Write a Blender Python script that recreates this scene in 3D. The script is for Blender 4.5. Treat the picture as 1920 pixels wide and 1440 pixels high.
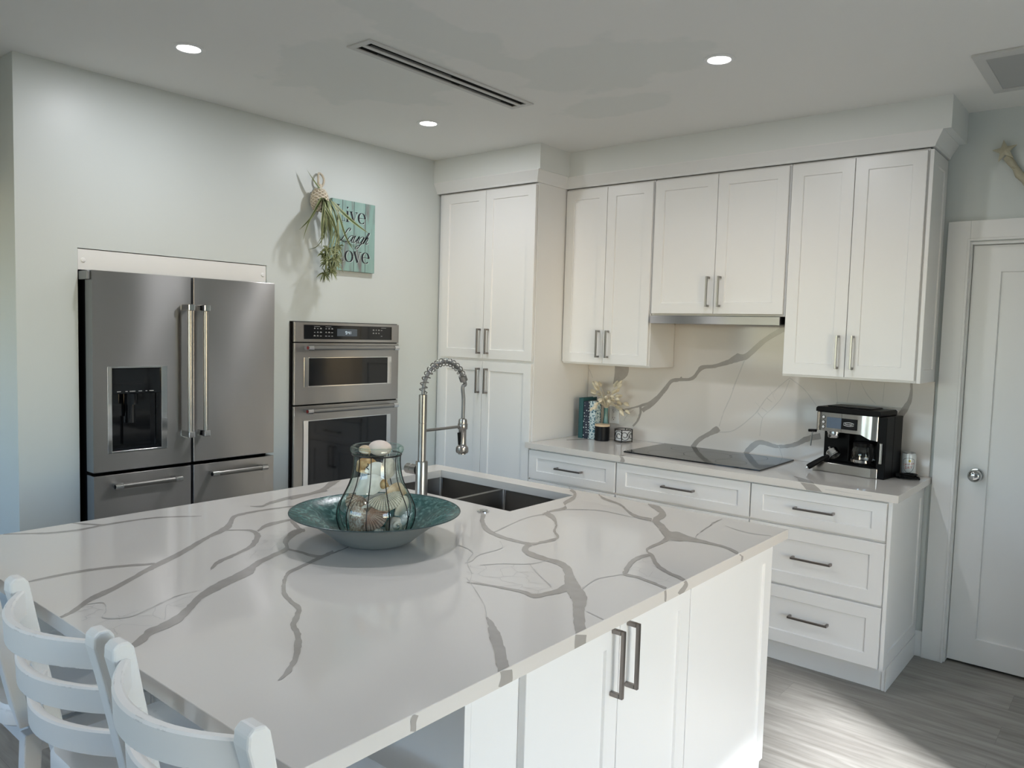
import bpy, bmesh, math, random
from mathutils import Vector, Matrix
from mathutils import noise as mnoise
D = bpy.data
SC = bpy.context.scene
COL = SC.collection
for _o in list(D.objects):
    D.objects.remove(_o, do_unlink=True)
R = math.radians
PI = math.pi
V = Vector

# ------------------------------------------------------------------ camera, world, sun, exposure
CAM_POS = V((3.670, -4.2337, 1.566))
_yaw, _pit, _rol, _f = R(39.634), R(-3.900), R(1.569), 1448.26
_fw = V((-math.sin(_yaw)*math.cos(_pit), math.cos(_yaw)*math.cos(_pit), math.sin(_pit)))
_rt = V((math.cos(_yaw), math.sin(_yaw), 0))
_up = _rt.cross(_fw)
_r2 = math.cos(_rol)*_rt + math.sin(_rol)*_up
_u2 = -math.sin(_rol)*_rt + math.cos(_rol)*_up
cam = D.objects.new('camera', D.cameras.new('camera'))
COL.objects.link(cam)
cam.matrix_world = Matrix(((_r2.x, _u2.x, -_fw.x, CAM_POS.x), (_r2.y, _u2.y, -_fw.y, CAM_POS.y),
                           (_r2.z, _u2.z, -_fw.z, CAM_POS.z), (0, 0, 0, 1)))
cam.data.sensor_fit = 'HORIZONTAL'
cam.data.sensor_width = 36.0
cam.data.lens = _f/1920*36.0
cam.data.clip_start = 0.05
cam.data.clip_end = 200
SC.camera = cam

SC.view_settings.view_transform = 'Standard'
SC.view_settings.look = 'None'
SC.view_settings.gamma = 1.0
SC.view_settings.use_curve_mapping = False
SC.view_settings.exposure = 0.13
SC.cycles.use_denoising = True
SC.cycles.max_bounces = 12
SC.cycles.diffuse_bounces = 6
SC.cycles.glossy_bounces = 6
SC.cycles.transparent_max_bounces = 24
SC.cycles.sample_clamp_indirect = 8.0
SC.cycles.caustics_reflective = False
SC.cycles.caustics_refractive = False

SUN_EL, SUN_AZ = R(28.8), V((-.866, .5, 0))
SKY_STRENGTH = 1.12
world = D.worlds.new('world')
SC.world = world
world.use_nodes = True
_nt = world.node_tree
_sky = _nt.nodes.new('ShaderNodeTexSky')
_sky.sky_type = 'NISHITA'
_sky.sun_disc = False
_sky.sun_elevation = SUN_EL
_sky.sun_rotation = R(120)
_sky.ozone_density = 2.5
_sky.dust_density = .3
_nt.links.new(_sky.outputs[0], _nt.nodes['Background'].inputs[0])
_nt.nodes['Background'].inputs[1].default_value = SKY_STRENGTH

_sl = D.lights.new('sun', 'SUN')
_sl.energy = 17.0
_sl.angle = R(4.0)
_sl.color = (.94, .97, 1.0)
sun = D.objects.new('sun', _sl)
COL.objects.link(sun)
_sd = V((SUN_AZ.x*math.cos(SUN_EL), SUN_AZ.y*math.cos(SUN_EL), -math.sin(SUN_EL)))
sun.rotation_euler = _sd.to_track_quat('-Z', 'Y').to_euler()
sun.location = (9, -6, 5)
LAMP_W = 5.85          # watts of each ceiling downlight


def portal(name, loc, sx, sy, direction):
    l = D.lights.new(name, 'AREA')
    l.shape = 'RECTANGLE'
    l.size, l.size_y = sx, sy
    l.cycles.is_portal = True
    o = D.objects.new(name, l)
    COL.objects.link(o)
    o.location = loc
    o.rotation_euler = V(direction).to_track_quat('-Z', 'Z').to_euler()


# ------------------------------------------------------------------ materials
def nodes(name):
    m = D.materials.new(name)
    m.use_nodes = True
    nt = m.node_tree
    return m, nt, nt.nodes['Principled BSDF']


def mat(name, col, rough=.5, metal=0., spec=.5, bump=0., bscale=60., var=0., vscale=4., coat=0., aniso=0., rvar=0., emit=None, estr=0., trans=0.):
    m, nt, b = nodes(name)
    N, L = nt.nodes, nt.links
    b.inputs['Base Color'].default_value = (*col, 1)
    b.inputs['Roughness'].default_value = rough
    b.inputs['Metallic'].default_value = metal
    b.inputs['Specular IOR Level'].default_value = spec
    b.inputs['Coat Weight'].default_value = coat
    b.inputs['Coat Roughness'].default_value = .05
    b.inputs['Transmission Weight'].default_value = trans
    tc = N.new('ShaderNodeTexCoord')
    if var or rvar:
        nz = N.new('ShaderNodeTexNoise')
        nz.inputs['Scale'].default_value = vscale
        nz.inputs['Detail'].default_value = 4
        L.new(tc.outputs['Object'], nz.inputs['Vector'])
        if var:
            mx = N.new('ShaderNodeMix')
            mx.data_type = 'RGBA'
            mx.inputs['A'].default_value = (*[c*(1-var) for c in col], 1)
            mx.inputs['B'].default_value = (*[min(1, c*(1+var)) for c in col], 1)
            L.new(nz.outputs['Fac'], mx.inputs['Factor'])
            L.new(mx.outputs['Result'], b.inputs['Base Color'])
        if rvar:
            mr = N.new('ShaderNodeMapRange')
            mr.inputs['To Min'].default_value = max(0.02, rough-rvar)
            mr.inputs['To Max'].default_value = rough+rvar
            L.new(nz.outputs['Fac'], mr.inputs['Value'])
            L.new(mr.outputs['Result'], b.inputs['Roughness'])
    if bump:
        n2 = N.new('ShaderNodeTexNoise')
        n2.inputs['Scale'].default_value = bscale
        n2.inputs['Detail'].default_value = 3
        L.new(tc.outputs['Object'], n2.inputs['Vector'])
        bp = N.new('ShaderNodeBump')
        bp.inputs['Strength'].default_value = bump
        bp.inputs['Distance'].default_value = .002
        L.new(n2.outputs['Fac'], bp.inputs['Height'])
        L.new(bp.outputs['Normal'], b.inputs['Normal'])
    if aniso:
        b.inputs['Anisotropic'].default_value = aniso
        tg = N.new('ShaderNodeTangent')
        tg.direction_type = 'UV_MAP'
        tg.uv_map = 'UVMap'
        L.new(tg.outputs[0], b.inputs['Tangent'])
    if emit:
        b.inputs['Emission Color'].default_value = (*emit, 1)
        b.inputs['Emission Strength'].default_value = estr
    return m


def brushed(name, col, rough, streak=.10, wave=0.):
    """brushed steel: grain runs along the UV's first axis."""
    m, nt, b = nodes(name)
    N, L = nt.nodes, nt.links
    b.inputs['Metallic'].default_value = 1
    b.inputs['Anisotropic'].default_value = .98
    b.inputs['Anisotropic Rotation'].default_value = .25
    uv = N.new('ShaderNodeUVMap')
    uv.uv_map = 'UVMap'
    mp = N.new('ShaderNodeMapping')
    mp.inputs['Scale'].default_value = (2.5, 900, 1)
    L.new(uv.outputs[0], mp.inputs[0])
    nz = N.new('ShaderNodeTexNoise')
    nz.inputs['Scale'].default_value = 1
    nz.inputs['Detail'].default_value = 3
    L.new(mp.outputs[0], nz.inputs['Vector'])
    mx = N.new('ShaderNodeMix')
    mx.data_type = 'RGBA'
    mx.inputs['A'].default_value = (*[c*(1-streak) for c in col], 1)
    mx.inputs['B'].default_value = (*[c*(1+streak) for c in col], 1)
    L.new(nz.outputs['Fac'], mx.inputs['Factor'])
    L.new(mx.outputs['Result'], b.inputs['Base Color'])
    mr = N.new('ShaderNodeMapRange')
    mr.inputs['To Min'].default_value = rough*.95
    mr.inputs['To Max'].default_value = rough*1.05
    L.new(nz.outputs['Fac'], mr.inputs['Value'])
    L.new(mr.outputs['Result'], b.inputs['Roughness'])
    if wave:
        tc = N.new('ShaderNodeTexCoord')
        n3 = N.new('ShaderNodeTexNoise'); n3.inputs['Scale'].default_value = 2.3; n3.inputs['Detail'].default_value = 1
        L.new(tc.outputs['Object'], n3.inputs['Vector'])
        bp = N.new('ShaderNodeBump'); bp.inputs['Strength'].default_value = 1; bp.inputs['Distance'].default_value = wave
        L.new(n3.outputs['Fac'], bp.inputs['Height']); L.new(bp.outputs[0], b.inputs['Normal'])
    tg = N.new('ShaderNodeTangent')
    tg.direction_type = 'UV_MAP'
    tg.uv_map = 'UVMap'
    L.new(tg.outputs[0], b.inputs['Tangent'])
    return m


def glass(name, tint, refl=1.45, rough=.0):
    """thin glass: tinted see-through mixed with a mirror by Fresnel."""
    m = D.materials.new(name)
    m.use_nodes = True
    nt = m.node_tree
    N, L = nt.nodes, nt.links
    N.clear()
    out = N.new('ShaderNodeOutputMaterial')
    fr = N.new('ShaderNodeLayerWeight')
    fr.inputs['Blend'].default_value = .35
    pw = N.new('ShaderNodeMath'); pw.operation = 'POWER'; pw.inputs[1].default_value = 2.2
    L.new(fr.outputs['Facing'], pw.inputs[0])
    ad = N.new('ShaderNodeMath'); ad.operation = 'MULTIPLY_ADD'; ad.inputs[1].default_value = .55; ad.inputs[2].default_value = .05
    L.new(pw.outputs[0], ad.inputs[0])
    cr = N.new('ShaderNodeMix'); cr.data_type = 'RGBA'
    cr.inputs['A'].default_value = (*[c**.10 for c in tint], 1)
    cr.inputs['B'].default_value = (*[c**3.2 for c in tint], 1)
    L.new(pw.outputs[0], cr.inputs['Factor'])
    tr = N.new('ShaderNodeBsdfTransparent')
    L.new(cr.outputs['Result'], tr.inputs[0])
    gl = N.new('ShaderNodeBsdfGlossy')
    gl.inputs['Roughness'].default_value = .02 + rough
    mx = N.new('ShaderNodeMixShader')
    L.new(ad.outputs[0], mx.inputs[0]); L.new(tr.outputs[0], mx.inputs[1]); L.new(gl.outputs[0], mx.inputs[2])
    L.new(mx.outputs[0], out.inputs[0])
    return m


M = {}
M['wall'] = mat('wall_paint', (.61, .652, .645), .38, bump=.06, bscale=180, var=.01)
M['wallback'] = M['wall']
M['ceil'] = None
M['cab'] = mat('white_cabinet_lacquer', (.80, .80, .795), .33, bump=.015, bscale=40, var=.008)
M['trim'] = mat('white_trim_paint', (.80, .805, .80), .36, bump=.02, bscale=60, var=.008)
M['soffit'] = mat('soffit_paint', (.74, .765, .755), .5, bump=.05, bscale=160, var=.01)
M['gap'] = mat('dark_gap', (.02, .02, .02), .8, var=.1)
M['steel'] = brushed('brushed_stainless', (.43, .415, .40), .29, .03, wave=.008)
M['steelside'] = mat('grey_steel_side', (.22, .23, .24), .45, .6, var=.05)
M['coil'] = mat('nickel_spring_wire', (.30, .29, .28), .25, 1., rvar=.04, vscale=40)
M['chrome'] = mat('polished_chrome', (.66, .66, .66), .10, 1., rvar=.02)
M['nickel'] = mat('brushed_nickel', (.33, .32, .305), .30, 1., rvar=.04, vscale=40)
M['pull'] = mat('dark_nickel_pull', (.26, .235, .22), .30, 1., rvar=.05, vscale=30)
M['blackglass'] = mat('black_glass', (.006, .007, .009), .06, spec=.5, rvar=.01)
M['black'] = mat('black_plastic', (.006, .006, .0065), .40, spec=.12, rvar=.05)
M['sinksteel'] = brushed('sink_steel', (.30, .29, .28), .32)
M['sinkdark'] = M['sinksteel']
M['red'] = mat('red_medallion', (.22, .02, .02), .3, var=.1)
M['grey'] = mat('grey_print', (.42, .42, .42), .5, var=.03)
M['screen'] = mat('lcd_screen', (.03, .04, .05), .12, emit=(.30, .36, .42), estr=.10, var=.02)
M['screentext'] = mat('lcd_digits', (.5, .6, .65), .4, emit=(.7, .85, .95), estr=.5, var=.02)
M['quartz'] = mat('white_quartz', (.685, .65, .612), .09, var=.02, vscale=3, coat=.0, rvar=.015)
M['vein'] = mat('grey_quartz_vein', (.37, .345, .32), .10, var=.14, vscale=25)
M['crack'] = mat('pale_quartz_crack', (.56, .54, .515), .11, var=.06, vscale=25)
M['stool'] = None
M['plate'] = mat('white_plastic', (.78, .79, .80), .3, var=.01)
M['tealglass'] = None
M['bowlout'] = mat('grey_white_glass_underside', (.20, .225, .225), .30, var=.02, coat=.1)  # grey-white glass, base colour darkened for the shade under the bowl
M['rimdark'] = mat('dark_rim', (.03, .05, .055), .25, var=.1)
M['jar'] = glass('green_tinted_jar_glass', (.62, .85, .80))
M['carafe'] = glass('clear_carafe_glass', (.8, .82, .82))
M['vaseglass'] = mat('teal_bottle_glass', (.16, .33, .31), .10, trans=.35, var=.12, vscale=20)
M['wire'] = mat('black_wire', (.012, .010, .010), .35, .3, var=.1)
M['candle'] = mat('matt_black_jar', (.007, .0075, .009), .45, spec=.2, var=.1)
M['wood'] = mat('pale_wood_lid', (.62, .47, .31), .5, var=.12, vscale=30)
M['grass'] = mat('dried_cream_grass', (.72, .65, .50), .8, bump=.4, bscale=300, var=.12, vscale=60)
M['page'] = mat('page_paper', (.72, .70, .64), .8, var=.05, vscale=80)
M['teal'] = mat('teal_cloth', (.018, .085, .095), .6, var=.15, vscale=60, bump=.1, bscale=400)
M['navy'] = None
M['pattern'] = None
M['leaf'] = None
M['basket'] = mat('cream_macrame_cord', (.58, .52, .42), .85, bump=1.0, bscale=220, var=.2, vscale=120)
M['star'] = mat('weathered_driftwood', (.47, .44, .33), .8, bump=.8, bscale=90, var=.2, vscale=40)
M['canwhite'] = mat('white_can_print', (.70, .72, .72), .3, .2, var=.03)
M['canred'] = mat('red_can_print', (.45, .06, .05), .35, var=.05)
M['cangrey'] = mat('grey_can_print', (.16, .18, .18), .35, var=.05)
M['canyellow'] = mat('yellow_can_print', (.62, .50, .08), .35, var=.05)
M['alu'] = mat('bare_aluminium', (.65, .65, .65), .25, 1., rvar=.04)
M['fabric'] = mat('stool_seat_paint', (.62, .625, .62), .4, var=.03)
M['ink'] = mat('black_sign_ink', (.012, .016, .022), .6, var=.1)
M['inklight'] = mat('pale_sign_edge', (.62, .72, .70), .6, var=.05)
M['filter'] = mat('grey_vent_grille', (.42, .43, .42), .6, var=.03)
M['ventframe'] = mat('ceiling_vent_frame', (.60, .60, .585), .5, var=.02)
M['ventdark'] = mat('vent_slot_dark', (.004, .004, .004), .8, spec=.1, var=.1)
M['ventgrey'] = mat('vent_blade_grey', (.07, .07, .07), .6, var=.1)
M['lens'] = mat('lit_lamp_lens', (.9, .9, .9), .4, emit=(1.0, .97, .93), estr=14.0, var=.01)
M['steelcm'] = brushed('coffee_maker_steel', (.62, .60, .57), .16, .05)
M['lcd'] = mat('blue_grey_display', (.12, .16, .22), .10, var=.03)
M['knobchrome'] = mat('chrome_knob', (.55, .56, .56), .08, 1., rvar=.02)


def _special():
    # ceiling: flat paint with a few slightly different touch-up patches
    m, nt, b = nodes('ceiling_paint')
    N, L = nt.nodes, nt.links
    tc = N.new('ShaderNodeTexCoord')
    base = (.83, .825, .80)
    prev = None
    nz = N.new('ShaderNodeTexNoise'); nz.inputs['Scale'].default_value = 5; nz.inputs['Detail'].default_value = 6
    L.new(tc.outputs['Object'], nz.inputs['Vector'])
    acc = None
    for (x, y, rx, ry) in ((1.88, -1.52, .42, .30), (1.62, -1.02, .30, .17), (1.0, -2.0, .5, .42), (1.55, -2.15, .16, .5)):
        sub = N.new('ShaderNodeVectorMath'); sub.operation = 'SUBTRACT'; sub.inputs[1].default_value = (x, y, 0)
        L.new(tc.outputs['Object'], sub.inputs[0])
        ml = N.new('ShaderNodeVectorMath'); ml.operation = 'MULTIPLY'; ml.inputs[1].default_value = (1/rx, 1/ry, 0)
        L.new(sub.outputs[0], ml.inputs[0])
        ln = N.new('ShaderNodeVectorMath'); ln.operation = 'LENGTH'
        L.new(ml.outputs[0], ln.inputs[0])
        ad = N.new('ShaderNodeMath'); ad.operation = 'MULTIPLY_ADD'; ad.inputs[1].default_value = 1.3
        L.new(nz.outputs['Fac'], ad.inputs[0]); L.new(ln.outputs['Value'], ad.inputs[2])
        st = N.new('ShaderNodeMapRange'); st.inputs['From Min'].default_value = 1.50; st.inputs['From Max'].default_value = 1.62
        st.inputs['To Min'].default_value = 1; st.inputs['To Max'].default_value = 0
        L.new(ad.outputs[0], st.inputs['Value'])
        if acc is None:
            acc = st.outputs['Result']
        else:
            mxm = N.new('ShaderNodeMath'); mxm.operation = 'MAXIMUM'
            L.new(acc, mxm.inputs[0]); L.new(st.outputs['Result'], mxm.inputs[1]); acc = mxm.outputs[0]
    mx = N.new('ShaderNodeMix'); mx.data_type = 'RGBA'
    mx.inputs['A'].default_value = (*base, 1)
    mx.inputs['B'].default_value = (.775, .785, .76, 1)
    L.new(acc, mx.inputs['Factor']); L.new(mx.outputs['Result'], b.inputs['Base Color'])
    b.inputs['Roughness'].default_value = .7
    M['ceil'] = m
    # floor: grey-oak planks running along x
    m, nt, b = nodes('grey_oak_planks')
    N, L = nt.nodes, nt.links
    tc = N.new('ShaderNodeTexCoord')
    br = N.new('ShaderNodeTexBrick')
    br.offset = .37; br.squash = 1.0
    br.inputs['Scale'].default_value = 1.0
    br.inputs['Brick Width'].default_value = 1.25
    br.inputs['Row Height'].default_value = .185
    br.inputs['Mortar Size'].default_value = .0007
    br.inputs['Color1'].default_value = (0, 0, 0, 1); br.inputs['Color2'].default_value = (1, 1, 1, 1)
    br.inputs['Mortar'].default_value = (.3, .3, .3, 1)
    L.new(tc.outputs['Object'], br.inputs['Vector'])
    mp = N.new('ShaderNodeMapping'); mp.inputs['Scale'].default_value = (1.6, 15, 1)
    L.new(tc.outputs['Object'], mp.inputs[0])
    off = N.new('ShaderNodeVectorMath'); off.operation = 'MULTIPLY_ADD'
    off.inputs[1].default_value = (9, 9, 9)
    L.new(br.outputs['Color'], off.inputs[0]); L.new(mp.outputs[0], off.inputs[2])
    nz = N.new('ShaderNodeTexNoise'); nz.inputs['Scale'].default_value = 2.2; nz.inputs['Detail'].default_value = 7
    nz.inputs['Distortion'].default_value = .6
    L.new(off.outputs[0], nz.inputs['Vector'])
    cr = N.new('ShaderNodeValToRGB')
    e = cr.color_ramp.elements
    e[0].position = .22; e[0].color = (.18, .166, .146, 1)
    e[1].position = .76; e[1].color = (.35, .333, .305, 1)
    L.new(nz.outputs['Fac'], cr.inputs[0])
    hs = N.new('ShaderNodeHueSaturation')
    mr = N.new('ShaderNodeMapRange'); mr.inputs['To Min'].default_value = .86; mr.inputs['To Max'].default_value = 1.1
    L.new(br.outputs['Color'], mr.inputs['Value']); L.new(mr.outputs['Result'], hs.inputs['Value'])
    L.new(cr.outputs[0], hs.inputs['Color'])
    mx = N.new('ShaderNodeMix'); mx.data_type = 'RGBA'; mx.inputs['B'].default_value = (.16, .152, .14, 1)
    L.new(br.outputs['Fac'], mx.inputs['Factor']); L.new(hs.outputs[0], mx.inputs['A'])
    L.new(mx.outputs['Result'], b.inputs['Base Color'])
    b.inputs['Roughness'].default_value = .42
    bp = N.new('ShaderNodeBump'); bp.inputs['Strength'].default_value = .12; bp.inputs['Distance'].default_value = .001
    L.new(nz.outputs['Fac'], bp.inputs['Height']); L.new(bp.outputs[0], b.inputs['Normal'])
    M['floor'] = m
    # stool: white paint, rubbed dark on a few edges
    m, nt, b = nodes('distressed_white_paint')
    N, L = nt.nodes, nt.links
    tc = N.new('ShaderNodeTexCoord')
    nz = N.new('ShaderNodeTexNoise'); nz.inputs['Scale'].default_value = 9; nz.inputs['Detail'].default_value = 9; nz.inputs['Roughness'].default_value = .7
    L.new(tc.outputs['Object'], nz.inputs['Vector'])
    ge = N.new('ShaderNodeNewGeometry')
    bv = N.new('ShaderNodeBevel'); bv.samples = 4; bv.inputs['Radius'].default_value = .003
    dt = N.new('ShaderNodeVectorMath'); dt.operation = 'DOT_PRODUCT'
    L.new(ge.outputs['True Normal'], dt.inputs[0]); L.new(bv.outputs[0], dt.inputs[1])
    mr = N.new('ShaderNodeMapRange'); mr.inputs['From Min'].default_value = .97; mr.inputs['From Max'].default_value = .90
    L.new(dt.outputs['Value'], mr.inputs['Value'])
    m2 = N.new('ShaderNodeMapRange'); m2.inputs['From Min'].default_value = .54; m2.inputs['From Max'].default_value = .60
    L.new(nz.outputs['Fac'], m2.inputs['Value'])
    mm = N.new('ShaderNodeMath'); mm.operation = 'MULTIPLY'
    L.new(mr.outputs['Result'], mm.inputs[0]); L.new(m2.outputs['Result'], mm.inputs[1])
    mx = N.new('ShaderNodeMix'); mx.data_type = 'RGBA'
    mx.inputs['A'].default_value = (.82, .805, .785, 1); mx.inputs['B'].default_value = (.10, .085, .07, 1)
    L.new(mm.outputs[0], mx.inputs['Factor']); L.new(mx.outputs['Result'], b.inputs['Base Color'])
    b.inputs['Roughness'].default_value = .38
    M['stool'] = m
    # teal art glass
    m, nt, b = nodes('teal_art_glass')
    N, L = nt.nodes, nt.links
    tc = N.new('ShaderNodeTexCoord')
    nz = N.new('ShaderNodeTexNoise'); nz.inputs['Scale'].default_value = 26; nz.inputs['Detail'].default_value = 8; nz.inputs['Distortion'].default_value = 2.5
    L.new(tc.outputs['Object'], nz.inputs['Vector'])
    cr = N.new('ShaderNodeValToRGB'); e = cr.color_ramp.elements
    e[0].position = .36; e[0].color = (.012, .062, .062, 1)
    e[1].position = .70; e[1].color = (.14, .28, .265, 1)
    e2 = cr.color_ramp.elements.new(.52); e2.color = (.030, .105, .102, 1)
    L.new(nz.outputs['Fac'], cr.inputs[0]); L.new(cr.outputs[0], b.inputs['Base Color'])
    b.inputs['Roughness'].default_value = .22
    b.inputs['Specular IOR Level'].default_value = .3
    bp = N.new('ShaderNodeBump'); bp.inputs['Strength'].default_value = .35; bp.inputs['Distance'].default_value = .002
    L.new(nz.outputs['Fac'], bp.inputs['Height']); L.new(bp.outputs[0], b.inputs['Normal'])
    M['tealglass'] = m
    # navy cover with white dots
    def dots(name, base, dot, scale, thr, rnd):
        m, nt, b = nodes(name)
        N, L = nt.nodes, nt.links
        tc = N.new('ShaderNodeTexCoord')
        vo = N.new('ShaderNodeTexVoronoi'); vo.inputs['Scale'].default_value = scale; vo.inputs['Randomness'].default_value = rnd
        L.new(tc.outputs['Object'], vo.inputs['Vector'])
        lt = N.new('ShaderNodeMath'); lt.operation = 'LESS_THAN'; lt.inputs[1].default_value = thr
        L.new(vo.outputs['Distance'], lt.inputs[0])
        mx = N.new('ShaderNodeMix'); mx.data_type = 'RGBA'
        mx.inputs['A'].default_value = (*base, 1); mx.inputs['B'].default_value = (*dot, 1)
        L.new(lt.outputs[0], mx.inputs['Factor']); L.new(mx.outputs['Result'], b.inputs['Base Color'])
        b.inputs['Roughness'].default_value = .6
        return m
    M['navy'] = dots('navy_dotted_cloth', (.014, .022, .042), (.50, .56, .58), 58, .26, .35)
    M['pattern'] = dots('white_cover_blue_print', (.50, .60, .62), (.04, .13, .18), 75, .40, .9)
    # variegated leaf: pale margins from UV x
    m, nt, b = nodes('variegated_leaf')
    N, L = nt.nodes, nt.links
    uv = N.new('ShaderNodeUVMap'); uv.uv_map = 'UVMap'
    sp = N.new('ShaderNodeSeparateXYZ'); L.new(uv.outputs[0], sp.inputs[0])
    cr = N.new('ShaderNodeValToRGB'); e = cr.color_ramp.elements
    e[0].position = 0; e[0].color = (.34, .37, .20, 1)
    e[1].position = 1; e[1].color = (.34, .37, .20, 1)
    for p, c in ((.20, (.33, .36, .18, 1)), (.27, (.060, .092, .030, 1)), (.73, (.050, .082, .026, 1)), (.80, (.33, .36, .18, 1))):
        q = cr.color_ramp.elements.new(p); q.color = c
    L.new(sp.outputs[0], cr.inputs[0]); L.new(cr.outputs[0], b.inputs['Base Color'])
    b.inputs['Roughness'].default_value = .45
    M['leaf'] = m
    # sign: distressed turquoise boards (object y across, z up)
    m, nt, b = nodes('distressed_turquoise_boards')
    N, L = nt.nodes, nt.links
    tc = N.new('ShaderNodeTexCoord')
    mp = N.new('ShaderNodeMapping'); mp.inputs['Scale'].default_value = (1, 26, 4)
    L.new(tc.outputs['Object'], mp.inputs[0])
    nz = N.new('ShaderNodeTexNoise'); nz.inputs['Scale'].default_value = 1; nz.inputs['Detail'].default_value = 6
    L.new(mp.outputs[0], nz.inputs['Vector'])
    cr = N.new('ShaderNodeValToRGB'); e = cr.color_ramp.elements
    e[0].position = .33; e[0].color = (.19, .165, .165, 1)
    e[1].position = .46; e[1].color = (.24, .385, .35, 1)
    q = cr.color_ramp.elements.new(.75); q.color = (.31, .45, .415, 1)
    L.new(nz.outputs['Fac'], cr.inputs[0])
    sp = N.new('ShaderNodeSeparateXYZ'); L.new(tc.outputs['Object'], sp.inputs[0])
    md = N.new('ShaderNodeMath'); md.operation = 'PINGPONG'; md.inputs[1].default_value = .0425
    L.new(sp.outputs[1], md.inputs[0])
    lt = N.new('ShaderNodeMath'); lt.operation = 'LESS_THAN'; lt.inputs[1].default_value = .0018
    L.new(md.outputs[0], lt.inputs[0])
    mx = N.new('ShaderNodeMix'); mx.data_type = 'RGBA'; mx.inputs['B'].default_value = (.06, .07, .07, 1)
    L.new(cr.outputs[0], mx.inputs['A']); L.new(lt.outputs[0], mx.inputs['Factor'])
    L.new(mx.outputs['Result'], b.inputs['Base Color']); b.inputs['Roughness'].default_value = .6
    M['sign'] = m
_special()


def shellmat(name, c1, c2, scale, rough=.45, rib=0):
    m, nt, b = nodes(name)
    N, L = nt.nodes, nt.links
    tc = N.new('ShaderNodeTexCoord')
    nz = N.new('ShaderNodeTexNoise'); nz.inputs['Scale'].default_value = scale; nz.inputs['Detail'].default_value = 5
    L.new(tc.outputs['Object'], nz.inputs['Vector'])
    cr = N.new('ShaderNodeValToRGB'); e = cr.color_ramp.elements
    e[0].position = .38; e[0].color = (*c1, 1); e[1].position = .62; e[1].color = (*c2, 1)
    L.new(nz.outputs['Fac'], cr.inputs[0]); L.new(cr.outputs[0], b.inputs['Base Color'])
    b.inputs['Roughness'].default_value = rough
    if rib:
        uv = N.new('ShaderNodeUVMap'); uv.uv_map = 'UVMap'
        sp = N.new('ShaderNodeSeparateXYZ'); L.new(uv.outputs[0], sp.inputs[0])
        def wave(sock, k):
            a = N.new('ShaderNodeMath'); a.operation = 'MULTIPLY'; a.inputs[1].default_value = 2*PI*k
            L.new(sock, a.inputs[0])
            c = N.new('ShaderNodeMath'); c.operation = 'COSINE'; L.new(a.outputs[0], c.inputs[0])
            r = N.new('ShaderNodeMapRange'); r.inputs['From Min'].default_value = -1; r.inputs['From Max'].default_value = -.2
            L.new(c.outputs[0], r.inputs['Value'])
            return r.outputs['Result']
        w1, w2 = wave(sp.outputs[0], rib), wave(sp.outputs[1], 9)
        w3 = N.new('ShaderNodeMapRange'); w3.inputs['To Min'].default_value = .75; L.new(w2, w3.inputs['Value'])
        mu = N.new('ShaderNodeMath'); mu.operation = 'MULTIPLY'; L.new(w1, mu.inputs[0]); L.new(w3.outputs['Result'], mu.inputs[1])
        mx = N.new('ShaderNodeMix'); mx.data_type = 'RGBA'; mx.inputs['A'].default_value = (*[c*.42 for c in c1], 1)
        L.new(mu.outputs[0], mx.inputs['Factor']); L.new(cr.outputs[0], mx.inputs['B']); L.new(mx.outputs['Result'], b.inputs['Base Color'])
    return m


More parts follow.
